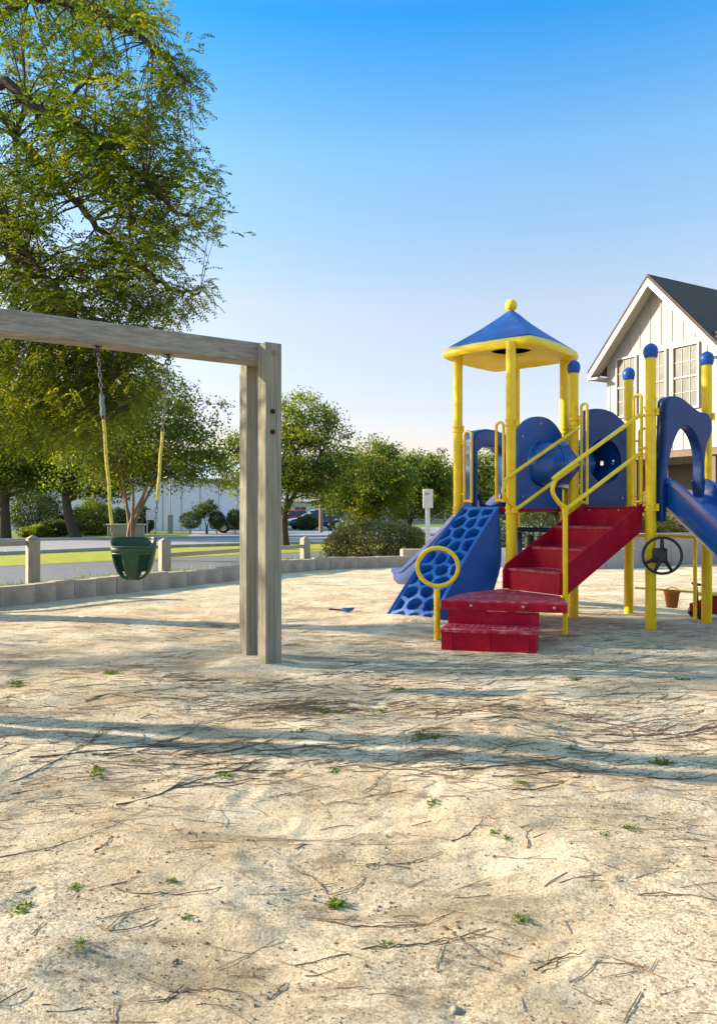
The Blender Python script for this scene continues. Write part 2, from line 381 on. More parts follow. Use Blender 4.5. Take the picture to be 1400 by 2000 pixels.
rw = empty('retaining_wall', (7, 18, 0)); tag(rw, 'tall pale concrete retaining wall below the shrubs on the right behind the play structure', 'retaining wall')
def wallrun(p, z0, z1, th, m, name, par):
    for a, b in zip(p[:-1], p[1:]):
        a = V(a[0], a[1], 0); b = V(b[0], b[1], 0); d = b-a; l = d.length; d.normalize(); nn = V(-d.y, d.x, 0)
        s = MB(); s.box((a+b)/2+nn*th/2+V(0,0,(z0+z1)/2), l-.01, th, z1-z0, d, nn); s.build(name, m, par, bevel=.015)
wallrun([(5.2,17.6),(6.3,17.75),(7.4,18.2),(8.5,18.7),(9.8,18.9),(12,19)], -.06, .68, .25, M['conc2'], 'wall_panel', rw)
wallrun([(5.2,17.57),(6.3,17.72),(7.4,18.17),(8.5,18.67),(9.8,18.87),(12,18.97)], .683, .75, .33, M['conc2'], 'coping', rw)
gw = empty('block_wall', (4.6, 16.8, 0)); tag(gw, 'knee high dark grey block wall behind the red stairs', 'block wall')
wallrun([(2.6,17.45),(3.6,17.1),(4.6,16.75),(5.4,16.75),(6.2,17.1)], -.06, .44, .22, M['concg'], 'block_row', gw)
wallrun([(1.0,17.5),(2.55,17.75)], -.06, .40, .3, M['conc'], 'block_row', gw)

# low fence posts behind the edging
fp = [((65,1047), 11.25, 'weathered wooden fence post behind the edging, left of the green swing'), ((322,1052), 13.3, 'weathered wooden fence post just right of the green swing'), ((596,1049), 16.9, 'weathered wooden fence post to the right of the swing frame')]
posts = []
for (p, Yd, lab) in fp:
    c = W(p[0], p[1], Yd); e = empty('fence_post', (c.x, c.y, -.05)); tag(e, lab, 'fence post', 'low fence posts along the edging')
    b = MB(); b.box((c.x, c.y, (c.z-.05)/2-.02), .17, .17, c.z+.01, V(.8,.6,0), V(-.6,.8,0)); b.build('shaft', M['fpost'], e, bevel=.012)
    t = MB(); a = .085
    q = [V(.8,.6,0)*(sx*a)+V(-.6,.8,0)*(sy*a)+V(c.x,c.y,c.z-.035) for sx, sy in ((-1,-1),(1,-1),(1,1),(-1,1))]
    t.add(q+[V(c.x,c.y,c.z+.02)], [(0,1,4),(1,2,4),(2,3,4),(3,0,4),(3,2,1,0)]); t.build('cap', M['fpost'], e, smooth=0)
    posts.append(c)
def rail(a, b, label):
    d = (b-a).normalized(); m = MB(); m.box((a+b)/2, (b-a).length-.19, .06, .075, d, V(-d.y, d.x, 0).normalized()); o = m.build('fence_rail', M['fpost'], bevel=.008)
    tag(o, label, 'fence rail', 'low fence rails')
rail(V(posts[1].x, posts[1].y, .50), V(posts[2].x, posts[2].y, .50), 'pale wooden rail running between two low posts behind the swing frame')
rail(V(-7.0, 8.9, .78), V(posts[0].x, posts[0].y, .80), 'pale wooden rail meeting the leftmost low fence post')

# ---------------------------------------------------------------- foliage
def leaves_obj(name, C, D, N, L, Wd, tone, m, parent=None, origin=None):
    """C centres, D long axis, N normal, lengths and widths, tone -> one mesh of diamond leaves"""
    D = D/np.linalg.norm(D, axis=1, keepdims=True); S = np.cross(D, N); S /= (np.linalg.norm(S, axis=1, keepdims=True)+1e-9)
    Nn = np.cross(S, D)
    L = L[:,None]; Wd = Wd[:,None]
    v = np.stack([C-D*L/2, C+S*Wd/2+Nn*L*.06, C+D*L/2, C-S*Wd/2+Nn*L*.06], 1).reshape(-1, 3)
    if origin is None: origin = v.mean(0)
    origin = np.array(origin, float)
    me = bpy.data.meshes.new(name); quads_mesh(me, v-origin, np.arange(len(v)).reshape(-1, 4))
    a = me.attributes.new('tone', 'FLOAT', 'POINT'); a.data.foreach_set('value', np.repeat(tone, 4).astype(np.float32))
    me.materials.append(m); o = bpy.data.objects.new(name, me); col.objects.link(o)
    o.location = origin
    if parent is not None: o.parent = parent; o.location = Vector(origin)-wloc(parent)
    return o
def rdir(n):
    v = rng.normal(size=(n, 3)); return v/np.linalg.norm(v, axis=1, keepdims=True)

def leafy(name, centres, per, spread, size, m, parent=None, flat=.6, tone_c=None):
    k = len(centres); C = np.repeat(centres, per, 0); n = len(C)
    off = rng.normal(size=(n, 3))*np.array([1,1,flat])*spread*np.repeat(rng.uniform(.6, 1.35, k), per)[:,None]
    C = C+off
    N = rdir(n)+np.array([0,0,.9]); D = rdir(n)
    t = np.clip(np.repeat(rng.normal(.45, .2, k), per)+rng.normal(0, .13, n), 0, 1)
    s = size*rng.uniform(.6, 1.3, n)
    return leaves_obj(name, C, D, N, s, s*rng.uniform(.45, .7, n), t, m, parent)

def make_tree(name, base, stems, ell, ncl, per, spread, size, lm, bm, label, group=None, rt=.09, lean=(0,0), fork=1.1, gap=.0, seed=1):
    """multi-stem tree: ell = list of (cx,cy,cz,rx,ry,rz) relative to the base"""
    global rng; rng = np.random.default_rng(seed); rd = random.Random(seed)
    root = empty(name, base); tag(root, label, 'tree', group)
    base = Vector(base)
    w = np.array([e[3]*e[4]*e[5] for e in ell]); w = w/w.sum()
    cs = []
    for e, ww in zip(ell, w):
        k = max(3, int(ncl*ww)); d = rdir(k); r = rng.uniform(.25, 1, k)**.45
        r = r*(1+.30*np.sin(d[:,0]*5+seed)*np.cos(d[:,2]*6+seed*2)+rng.normal(0,.12,k))
        cs.append(np.array(e[:3])+d*r[:,None]*np.array(e[3:]))
    cs = np.concatenate(cs)
    gp = np.sin(cs[:,0]*3.1+seed)*np.sin(cs[:,2]*3.7+seed*1.7)*np.cos(cs[:,1]*2.3+seed)
    cs = cs[gp > -.30]+np.array(base)
    trunk = MB(); tips = []
    for i in range(stems):
        a = 2*math.pi*i/stems+rd.uniform(-.3,.3); o = V(math.cos(a), math.sin(a), 0)*(rt*.9 if stems > 1 else 0)
        p0 = base+o-V(0,0,.1); ee = ell[i % len(ell)]
        top = base+V(ee[0]+math.cos(a)*ee[3]*.55*(stems>1), ee[1]+math.sin(a)*ee[4]*.55*(stems>1), ee[2]+ee[5]*.35)
        p1 = base+o+V(lean[0]*.4, lean[1]*.4, fork); mid = p1.lerp(top, .5)+V(rd.uniform(-.15,.15), rd.uniform(-.15,.15), .1)
        P = bez([p0, p1, mid, top], 6); n = len(P)
        trunk.tube(P, [rt*(1-.8*(k/(n-1))**.8) for k in range(n)], 9); tips += [(p, rt*(1-.8*(k/(n-1)))) for k, p in enumerate(P) if k > 5]
    tr = trunk.build('trunk', bm, root)
    br = MB()
    T = np.array([p[0][:] for p in tips])
    for c in cs[::2]:
        cost = np.linalg.norm(T-c, axis=1)+.6*np.maximum(0, T[:,2]-c[2]); j = int(cost.argmin()); p, r0 = tips[j]
        c = Vector(c); md = p.lerp(c, .5)+V(rd.uniform(-.1,.1), rd.uniform(-.1,.1), .12*(c-p).length)
        br.tube(bez([p, md, c], 3), [r0*.4*(1-k/6*.75)+.004 for k in range(7)], 5, caps=False)
    br.build('branches', bm, root)
    leafy('crown', cs, per, spread, size, lm, root)
    return root

def make_bush(name, c, rx, ry, rz, n, size, lm, label, cat='shrub', group=None, seed=1, stem=True, flat=False, lump=.12):
    global rng; rng = np.random.default_rng(seed)
    root = empty(name, (c[0], c[1], max(-.05, c[2]-rz))); tag(root, label, cat, group)
    d = rdir(n); r = rng.uniform(.3, 1, n)**.33
    r = r*(1+lump*(np.sin(d[:,0]*7+seed)+np.cos(d[:,1]*6+seed)+np.sin(d[:,2]*8+d[:,0]*5)))
    r = r+rng.normal(0, .03, n)+(rng.random(n) < .03)*rng.uniform(0, .12, n)
    dd = np.sign(d)*np.abs(d)**.85 if flat else d
    C = np.array(c)+dd*r[:,None]*np.array([rx, ry, rz]); C = C[C[:,2] > -.02]; k = len(C)
    t = np.clip(.45+.25*np.sin(C[:,0]*5+seed)*np.cos(C[:,2]*6)+rng.normal(0, .18, k), 0, 1)
    s = size*rng.uniform(.6, 1.3, k)
    leaves_obj('foliage', C, rdir(k)+np.array([0,0,.5]), rdir(k)+(C-np.array(c))/np.array([rx,ry,rz])*.8, s, s*.5, t, lm, root)
    if stem:
        b = MB()
        for i in range(6):
            a = i*1.05+seed; b.tube(bez([V(c[0]+.03*math.cos(a), c[1]+.03*math.sin(a), -.06), V(c[0]+.25*rx*math.cos(a), c[1]+.25*ry*math.sin(a), max(.05, c[2]-rz*.4)), V(c[0]+.6*rx*math.cos(a), c[1]+.6*ry*math.sin(a), c[2]+.2*rz)], 4), .02*max(.6, rx), 6)
        b.build('stem', M['bark'], root)
    return root

# ---------------------------------------------------------------- swing frame
U = V(.834, .552, 0); VV = V(-.552, .834, 0)       # along the beam / across it
sf = empty('swing_frame', (-.82, 6.3, 0)); tag(sf, 'weathered grey timber swing frame of paired posts under one long beam', 'swing frame')
def post(corner, z1, a=.145, z0=-.12):
    # corner = the near corner; the post extends along U and VV
    b = MB(); b.box(Vector((corner[0], corner[1], 0))+U*a/2+VV*a/2+V(0,0,(z0+z1)/2), a, a, z1-z0, U, VV); return b
P1 = V(-.742, 6.15, 0); P2 = P1+VV*.355
def holes(P, par):
    for z in (2.06, 1.895):
        b = MB(); b.lathe(P+U*.062-VV*.0+V(0,0,z), [(.021,-.004),(.021,.006)], 16, -VV); b.build('bolt_hole', M['woodd'], par)
    b = MB(); b.lathe(P+U*.078+V(0,0,2.535), [(.026,-.004),(.026,.004),(.014,.005),(.013,.03)], 12, -VV); b.build('bolt', M['wood'], par)
pa = post(P1, 2.615).build('post', M['wood'], sf, bevel=.008); holes(P1, pa)
post(P2, 2.50).build('post', M['wood'], sf, bevel=.008)
P3 = P1-U*3.15; P4 = P3+VV*.355
pb = post(P3, 2.615).build('post', M['wood'], sf, bevel=.008)
post(P4, 2.50).build('post', M['wood'], sf, bevel=.008)
b = MB(); bc = P1+VV*.25-U*1.5; b.box(bc+V(0,0,2.555), 3.42, .205, .162, U, VV)
# cut the beam along its length so the bevelled box keeps a slight sag
bm_o = b.build('beam', M['woodb'], sf, bevel=.012)

# green bucket swing
HL = P1+VV*.25-U*1.25+V(0,0,2.474); HR = P1+VV*.25-U*.715+V(0,0,2.474)
SL = W(221, 1052, 5.72); SR = W(302, 1052, 5.75)
sc_ = (SL+SR)/2; sw = empty('bucket_swing', (sc_.x, sc_.y, sc_.z-.32)); tag(sw, 'green rubber toddler bucket swing hanging on chains from the timber beam', 'swing')
ax = (SR-SL).normalized(); ay = V(-ax.y, ax.x, 0).normalized()
def ring_pts(rx, ry, z, n=40, cx=0, cy=0, p=2.6):
    out = []
    for k in range(n):
        t = 2*math.pi*k/n; c, s = math.cos(t), math.sin(t)
        out.append(sc_+ax*(cx+rx*math.copysign(abs(c)**(2/p), c))+ay*(cy+ry*math.copysign(abs(s)**(2/p), s))+V(0,0,z))
    return out
# shell: back and side wall as a tapering cup with leg openings at the front
sb = MB(); n = 40; rows = [(.155,.125,0),(.157,.127,-.05),(.150,.122,-.11),(.140,.115,-.16),(.128,.105,-.205),(.11,.09,-.25),(.08,.065,-.285),(.045,.03,-.30)]
def dipf(P, amt):
    out = []
    for k, p in enumerate(P):
        f = max(0, -math.sin(2*math.pi*k/len(P))+.15)/1.15; out.append(p-V(0,0,amt*min(1, f*1.6)))
    return out
for q, (rx, ry, z) in enumerate(rows): sb.v += [tuple(p) for p in dipf(ring_pts(rx, ry, z, n), .062 if q == 0 else .028 if q == 1 else 0)]
for i in range(len(rows)-1):
    for k in range(n):
        ang = 2*math.pi*(k+.5)/n; fr = math.sin(ang) < -.25       # the side that faces the camera
        xx = math.cos(ang)
        if (fr and 2 <= i <= 6 and (.24 < abs(xx) < .88)) or (not fr and math.sin(ang) > .1 and i >= 5 and .24 < abs(xx) < .9): continue
        sb.f.append((i*n+k, i*n+(k+1)%n, (i+1)*n+(k+1)%n, (i+1)*n+k))
sb.f.append(tuple((len(rows)-1)*n+k for k in range(n)))
so_ = sb.build('seat', M['green'], sw, smooth=60); md = so_.modifiers.new('thick', 'SOLIDIFY'); md.thickness = .014; md.offset = 0
rb = MB(); rb.tube(dipf(ring_pts(.157,.127,.002,40), .062), .010, 8, closed=True); rb.build('seat_rim', M['green'], sw)
fb = MB(); fb.tube([ring_pts(.152,.124,-.108,40)[k] for k in range(22, 39)], .008, 8); fb.build('front_band', M['green'], sw)
def chain(a, b, sl):
    cm = MB(); d = (b-a); Lc = d.length; dn = d.normalized(); nl = int(Lc/.038)
    s1 = dn.cross(V(0,1,0)).normalized(); s2 = dn.cross(s1)
    for i in range(nl):
        c = a+dn*(Lc*(i+.5)/nl); s = s1 if i % 2 else s2; h = Lc/nl*.62; w = .011
        cm.tube([c+dn*h*math.cos(t)+s*w*math.sin(t) for t in [2*math.pi*k/8 for k in range(8)]], .0038, 5, closed=True)
    o = cm.build('chain', M['chain'], sw)
    for f0, f1, mt, r in sl:
        pts_ = [a+d*(f0+(f1-f0)*k/10)+V(math.sin(k*1.3)*.003, 0, 0) for k in range(11)]
        c2 = MB(); c2.tube(pts_, r, 8); c2.build('chain_sleeve', mt, o)
chain(HL, SL, [(.255,.36,M['gsleeve'],.019),(.38,.93,M['sleeve'],.013)])
chain(HR, SR, [(.43,.80,M['sleeve'],.012)])
for h in (HL, HR):
    b = MB(); b.box(h+V(0,0,.004), .06, .05, .008, U, VV); b.tube([h, h-V(0,0,.05)], .012, 8); b.tube([h-V(0,0,.06)+V(.022*math.cos(t),0,.022*math.sin(t)) for t in [2*math.pi*k/12 for k in range(12)]], .006, 6, closed=True)
    b.build('hanger', M['black'], sw)

# ---------------------------------------------------------------- play structure
ps = empty('play_structure', (2.5, 8.9, 0)); tag(ps, 'yellow, blue and red playground climbing structure with a peaked blue roof and slides', 'play structure')
A = V(1.19,9.20,0); B = V(1.69,8.53,0); C = V(2.52,9.42,0); K = A+C-B+V(.02,-.1,0)
D = V(2.51,8.97,0); E = V(3.31,9.42,0); Fp = V(3.07,8.08,0); Gp = V(3.84,8.48,0)
PR = .055; ZT = 2.90; ZD = 1.31
def clampring(z, c, par):
    b = MB()
    for dz in (-.028, .028):
        b.lathe(c+V(0,0,z+dz), [(PR+.002,-.014),(PR+.010,-.011),(PR+.010,.011),(PR+.002,.014)], 18)
    b.box(c+V(.05,-.045,z), .03, .03, .075); b.build('clamp', M['yellow'], par)
def pole(c, z1, cap=True, clamps=(), name='post'):
    b = MB(); b.tube([c+V(0,0,-.15), c+V(0,0,.9), c+V(0,0,z1)], PR, 22); o = b.build(name, M['yellow'], ps)
    if cap:
        s = MB(); s.lathe(c+V(0,0,z1-.03), [(PR+.008,0),(PR+.016,.03),(PR+.022,.058),(PR+.020,.088),(PR+.008,.118),(PR-.015,.140),(.02,.152),(.004,.154)], 22); s.build('post_cap', M['blue'], o)
    for z in clamps: clampring(z, c, o)
    return o
roofz = 3.14
for c in (A, B, C, K): pole(c, roofz, False, (2.24, 1.27))
for c in (D, E, Fp, Gp): pole(c, ZT, True, (2.30, 1.30))

# roof: scalloped yellow ring, concave blue pyramid, ball
RC = V(1.835, 9.25, 0); ra = math.atan2(A.y-RC.y, A.x-RC.x)
def rring(s, z, p=1.18, n=72, wav=0.0, R0=.80):
    out = []
    for k in range(n):
        t = 2*math.pi*k/n; c, q = math.cos(t), math.sin(t)
        r = R0*s/((abs(c)**p+abs(q)**p)**(1/p)); dip = math.cos(4*t)
        out.append(RC+V(math.cos(t+ra)*r, math.sin(t+ra)*r, z-wav*dip+wav))
    return out
def loft(rings, closed=False, cap=False):
    b = MB(); n = len(rings[0])
    for r in rings: b.v += [tuple(p) for p in r]
    m = len(rings)
    for i in range(m if closed else m-1):
        j = (i+1) % m
        for k in range(n): b.f.append((i*n+k, i*n+(k+1)%n, j*n+(k+1)%n, j*n+k))
    if cap: b.f.append(tuple((m-1)*n+k for k in range(n)))
    return b
w = .0
roof = loft([rring(.30,3.20,2), rring(.34,3.165,1.9), rring(.6,3.14,1.5,wav=.02), rring(.88,3.10,1.25,wav=.025), rring(.96,3.075,wav=.022), rring(1.02,3.09,wav=w), rring(1.045,3.135,wav=w), rring(1.02,3.18,wav=w), rring(.95,3.205,wav=w), rring(.90,3.205,wav=w), rring(.62,3.21,1.6,wav=w*.5)], closed=True).build('roof', M['yplastic'], ps, smooth=60)
P_ = []
for s, z in ((.95,3.19),(.945,3.225),(.80,3.290),(.62,3.372),(.45,3.452),(.3,3.528),(.16,3.605),(.06,3.662),(.03,3.68)):
    P_.append(rring(s, z, 1.06 if s > .2 else 1.5))
loft(P_, cap=True).build('roof_canopy', M['blue'], roof, smooth=22)
b = MB(); b.sphere(RC+V(0,0,3.735), .074, 20); b.lathe(RC+V(0,0,3.655), [(.04,0),(.03,.04)], 14); b.build('finial', M['yplastic'], roof)

def slab(pts, z0, z1, name, m, par=ps, bevel=.008):
    b = MB(); b.hexa([V(p.x,p.y,z0) for p in pts], [V(p.x,p.y,z1) for p in pts]); return b.build(name, m, par, bevel=bevel)
def inset(pts, d):
    c = sum(pts, V(0,0,0))/len(pts); return [p+(c-p).normalized()*d for p in pts]
slab(inset([A,B,C,K], .05), ZD-.06, ZD, 'deck', M['red'])
slab(inset([D,Fp,Gp,E], .05), ZD-.06, ZD, 'deck', M['red'])

def panel(a, b_, z0, topf, hc, hr, name, th=.045, m=M['navy'], squash=1.0):
    """upright plastic panel from a to b_ with a round hole; topf(f) = height at fraction f"""
    d = (b_-a); Lp = d.length; u = d.normalized(); nn = V(u.y, -u.x, 0); N = 56; outer = []; inner = []
    cx, cz = hc
    for k in range(N):
        t = 2*math.pi*k/N; dx, dz = math.cos(t), math.sin(t); lo, hi = 0, 3
        for _ in range(24):
            md = (lo+hi)/2; x = cx+dx*md; z = cz+dz*md
            ok = 0 <= x <= Lp and z0 <= z <= topf(min(1, max(0, x/Lp)))
            if ok: lo = md
            else: hi = md
        outer.append((cx+dx*lo, cz+dz*lo)); inner.append((cx+dx*hr*squash, cz+dz*hr))
    b = MB(); vs = []
    for s in (-1, 1):
        for ring in (outer, inner):
            vs += [a+u*x+V(0,0,z)+nn*(s*th/2) for x, z in ring]
    fs = []
    for k in range(N):
        j = (k+1) % N
        fs += [(k, j, N+j, N+k), (2*N+k, 3*N+k, 3*N+j, 2*N+j), (k, 2*N+k, 2*N+j, j), (N+k, N+j, 3*N+j, 3*N+k)]
    b.add(vs, fs); return b.build(name, m, ps, smooth=35)
arch = lambda z, r: (lambda f: z+r*(1-abs(2*f-1)**2.4))
p1 = panel(V(1.77,8.63,0), V(2.40,9.12,0), ZD-.02, arch(2.16,.19), (.42,1.80), .26, 'tunnel_panel', m=M['blue'])
dv = (E-D).normalized()
p2 = panel(D+dv*.13, E-dv*.07, ZD-.02, lambda f: 2.36+.12*math.sin(math.pi*min(1, f*.75+.22))-.05*max(0, f-.7)/.3, (.36,1.86), .27, 'tunnel_panel')
# bolts on the panels
for a, d_, lst in ((V(1.77,8.63,0), V(.63,.49,0).normalized(), [(.08,1.42),(.08,2.1),(.7,1.42),(.4,2.27)]), (D+dv*.13, dv, [(.07,1.42),(.65,1.42),(.07,2.3),(.65,2.25)])):
    for x, z in lst:
        b = MB(); nn = V(d_.y, -d_.x, 0); b.lathe(a+d_*x+V(0,0,z)+nn*.022, [(.016,0),(.016,.006),(.008,.010)], 10, nn); b.build('bolt', M['steel'], p1 if a.x < 2 else p2)
# crawl tunnel: outer barrel from one panel, short hollow mouth behind the other
tb = MB(); tp = bez([V(2.12,8.99,1.80), V(2.28,9.06,1.80), V(2.45,9.22,1.81), V(2.60,9.42,1.83), V(2.66,9.68,1.86)], 6)
tb.tube(tp, .285, 36, caps=False)
tb.sphere(tp[0], .286, 36)
for q in (4, 13): tb.tube([tp[q], tp[q]+(tp[q+1]-tp[q]).normalized()*.03], .293, 36)
tun = tb.build('tunnel', M['slideb'], ps)
hv = V(-dv.y, dv.x, 0); hc = D+dv*.49+V(0,0,1.86)
mt = MB(); N = 60; ND = 26
for q in range(ND+1):
    cc = hc+hv*(.01+.5*q/ND); mt.v += [tuple(cc+dv*(math.cos(2*math.pi*k/N)*.285)+V(0,0,math.sin(2*math.pi*k/N)*.285)) for k in range(N)]
for q in range(ND):
    for k in range(N):
        ar = (((k+.5+N/2) % N)-N/2)*2*math.pi/N*.285; dp = .01+.5*(q+.5)/ND
        if any((ar-ah)**2+(dp-dh)**2 < rh*rh for ah, dh, rh in ((.0,.29,.040),(.0,.105,.022))): continue
        mt.f.append((q*N+k, q*N+(k+1)%N, (q+1)*N+(k+1)%N, (q+1)*N+k))
mt.f.append(tuple(ND*N+k for k in range(N)))
mo = mt.build('tunnel_mouth', M['slideb'], tun); md = mo.modifiers.new('thick', 'SOLIDIFY'); md.thickness = .012

# vertical grab loops
def loop(a, b_, z0, z1, r=.0165, rad=.05, name='grab_loop', stub=None):
    u = (b_-a).normalized(); b = MB()
    pts_ = [a+V(0,0,z0)]+[a+V(0,0,z1-rad)]
    for k in range(1, 7):
        t = math.pi/2*k/6; pts_.append(a+u*(rad-rad*math.cos(t))+V(0,0,z1-rad+rad*math.sin(t)))
    for k in range(0, 7):
        t = math.pi/2*k/6; pts_.append(b_-u*(rad-rad*math.sin(t))+V(0,0,z1-rad+rad*math.cos(t)))
    pts_ += [b_+V(0,0,z0)]
    b.tube(pts_, r, 10); b.tube([a+V(0,0,z0+.02), b_+V(0,0,z0+.02)], r, 8)
    if stub is not None:
        for z in (z0+.1, z1-.14): b.tube([stub+V(0,0,z), (a if (a-stub).length < (b_-stub).length else b_)+V(0,0,z)], .012, 8)
    b.build(name, M['yellow'], ps)
AB = B-A
loop(A+AB*.13, A+AB*.27, 1.36, 2.20, stub=A)
loop(A+AB*.74, A+AB*.87, 1.36, 2.26, stub=B)
DF = Fp-D
loop(D+DF*.08+V(.03,.02,0), D+DF*.16+V(.03,.02,0), 1.34, 2.50, rad=.035, stub=D)
loop(D+DF*.80, D+DF*.89, 1.34, 2.50, rad=.035, stub=Fp)
EG = Gp-E
loop(E+EG*.15, E+EG*.5, 1.34, 2.25, stub=E); loop(E+EG*.5+V(.01,0,0), E+EG*.9, 1.34, 2.25, stub=Gp)
loop(K+(C-K)*.15, K+(C-K)*.45, 1.34, 2.2, stub=K)

# stairs
e1 = V(-.88,-.475,0); e2 = DF.normalized(); ZP = .42
def sp(s, t, z): return D+e1*s+e2*t+V(0,0,z)
st = MB()
t0, t1 = .155, .93; fr = [(.12,ZD),(.45,1.095),(.78,.87),(1.11,.645)]
prev = None
tread_bm = MB(); riser_bm = MB()
for i, (s, z) in enumerate(fr):
    s_in = fr[i-1][0] if i else -.05
    # tread
    if i: tread_bm.hexa([sp(s_in-.0,t0,z-.03),sp(s,t0,z-.03),sp(s,t1,z-.03),sp(s_in-.0,t1,z-.03)], [sp(s_in,t0,z),sp(s,t0,z),sp(s,t1,z),sp(s_in,t1,z)])
    zn = fr[i+1][1] if i < 3 else ZP-.005
    riser_bm.hexa([sp(s-.02,t0+.002,zn),sp(s-.004,t0+.002,zn),sp(s-.004,t1-.002,zn),sp(s-.02,t1-.002,zn)], [sp(s-.02,t0+.002,z-.031),sp(s-.004,t0+.002,z-.031),sp(s-.004,t1-.002,z-.031),sp(s-.02,t1-.002,z-.031)])
stairs = riser_bm.build('stairs', M['red'], ps, smooth=0)
for i, (s, z) in enumerate(fr):
    if not i: continue
    si = fr[i-1][0]; b = MB(); b.hexa([sp(si,t0,z-.03),sp(s+.006,t0,z-.03),sp(s+.006,t1,z-.03),sp(si,t1,z-.03)], [sp(si,t0,z),sp(s+.006,t0,z),sp(s+.006,t1,z),sp(si,t1,z)])
    b.build('tread', M['redtop'], stairs, bevel=.006)
    # raised grip bars on each tread
    gb = MB()
    for q in range(9):
        tt = t0+.06+q*(t1-t0-.12)/8; gb.box(sp((s+si)/2+.03, tt, z+.002), .17, .018, .006, e1, e2)
    gb.build('tread_grip', M['redtop'], stairs, smooth=0)
for tt, th in ((t0-.012,.022),(t1+.012,.022)):
    out = [(.0,1.345),(1.13,.69),(1.17,.62),(1.17,ZP+.003),(1.06,ZP+.003),(0,1.05)]
    b = MB(); b.prism(out, D+e2*tt, e1, V(0,0,1), e2, th); b.build('stringer', M['red'], stairs, bevel=.005)
for s, t, z in ((.06,t0+.01,1.24),(.06,t0+.01,1.14),(.12,.35,1.27),(.12,.75,1.27)):
    b = MB(); b.lathe(sp(s,t,z)+e1*.0, [(.012,0),(.012,.012)], 8, e2 if t < .2 else e1); b.build('bolt', M['steel'], stairs)

# transfer platform and its two low steps, turned 45 degrees
rr_ = V(.957,-.29,0).normalized(); nn_ = V(-.29,-.957,0).normalized()
Pa = V(.775,7.25,0); Pb = V(1.90,6.98,0)
plat = slab([Pa, Pb, sp(1.16,t1+.03,0), sp(1.16,t0-.03,0), V(1.05,7.85,0)], ZP-.035, ZP, 'transfer_platform', M['redtop'], bevel=.006)
b = MB(); b.box((Pa+Pb)/2+nn_*.008+V(0,0,ZP-.052), 1.15, .018, .075, (Pb-Pa).normalized(), nn_); b.build('fascia', M['red'], plat, bevel=.004)
for f in (.25, .66, .90):
    b = MB(); b.lathe(Pa.lerp(Pb, f)+nn_*.018+V(0,0,ZP-.045), [(.014,0),(.014,.006),(.007,.010)], 10, nn_); b.build('bolt', M['steel'], plat)
Sa = V(.84,7.22,0); Sb = V(1.65,7.03,0)
ls = MB()
def lowbox(y0, y1, z0, z1):
    ls.hexa([Sa+nn_*y1+V(0,0,z0),Sb+nn_*y1+V(0,0,z0),Sb+nn_*y0+V(0,0,z0),Sa+nn_*y0+V(0,0,z0)], [Sa+nn_*y1+V(0,0,z1),Sb+nn_*y1+V(0,0,z1),Sb+nn_*y0+V(0,0,z1),Sa+nn_*y0+V(0,0,z1)])
lowbox(-.03,-.01,.17,ZP-.095)
lowbox(.315,.335,-.08,.172)
lst = ls.build('step_riser', M['red'], plat, smooth=0)
tg = MB()
ux = (Sb-Sa).normalized()
for row in range(2):
    for q in range(16): tg.box(Sa+ux*(.05+q*.0495)+nn_*(.13+row*.11)+V(0,0,.209), .034, .075, .006, ux, nn_)
tg.build('tread_grip', M['redtop'], plat, smooth=0)
b = MB(); b.hexa([Sa-ux*.01+nn_*.345+V(0,0,.172),Sb+ux*.01+nn_*.345+V(0,0,.172),Sb+ux*.01-nn_*.0+V(0,0,.172),Sa-ux*.01-nn_*.0+V(0,0,.172)], [Sa-ux*.01+nn_*.345+V(0,0,.205),Sb+ux*.01+nn_*.345+V(0,0,.205),Sb+ux*.01+V(0,0,.205),Sa-ux*.01+V(0,0,.205)]); b.build('tread', M['redtop'], plat, bevel=.006)
for q in (Sa, Sb):
    b = MB(); b.box(q+(ux*.012 if q is Sa else ux*-.012)+nn_*.16+V(0,0,.05), .016, .30, .235, ux, nn_); b.build('step_side', M['red'], plat, bevel=.004)
for f in (.1,.5,.9):
    b = MB(); b.box(Sa.lerp(Sb, f)+nn_*.34+V(0,0,.06), .03, .014, .2, ux, nn_); b.build('step_rib', M['red'], plat)

# hoop post at the platform corner
b = MB(); hp = V(.765,7.50,0); b.tube([hp+V(0,0,-.12), hp+V(0,0,.50)], .031, 16); hoop = b.build('hoop_post', M['yellow'], ps)
b = MB(); hcen = hp+V(.005,-.02,.715); b.tube([hcen+V(math.cos(t)*.195, -.03*math.cos(t), math.sin(t)*.185) for t in [2*math.pi*k/40 for k in range(40)]], .0215, 12, closed=True); b.build('hoop', M['yellow'], hoop)

# handrails
def rails(O, s0, s1, zt, zb, zslope, post_to_ground, name):
    pt = lambda s, z: O+e1*s+V(0,0,z)
    up = [pt(s0, zt), pt(s1-.06, zt-zslope*(s1-.06-s0)), pt(s1, zt-zslope*(s1-s0)-.03), pt(s1+.045, zt-zslope*(s1-s0)-.12), pt(s1+.03, zb+.12), pt(s1-.05, zb+.03), pt(s1-.12, zb)]
    b = MB(); b.tube(bez(up, 5), .021, 12); js = s1-.12
    b.tube([pt(js, zb-.03), pt(s0, zb-.03+zslope*(js-s0))], .021, 12)
    if post_to_ground: b.tube([pt(js,zb+.0), pt(js,zb-.1), pt(js,-.12)], .026, 14)
    o = b.build(name, M['yellow'], ps)
    c = MB(); c.tube([pt(js,zb-.06), pt(js,zb+.015)], .034, 14); c.build('rail_clamp', M['yellow'], o)
rails(D+V(.045,-.075,0), .02, 1.07, 2.22, 1.30, .575, False, 'handrail')
rails(V(3.005,8.13,0), .05, 1.21, 2.27, 1.30, .575, True, 'handrail')
for za, zb_ in ((2.26,2.28),(1.92,1.93)):
    b = MB(); b.tube([V(3.005,8.13,za)+e1*.05, Fp+V(0,0,zb_)], .018, 8); b.build('rail_stub', M['yellow'], ps)

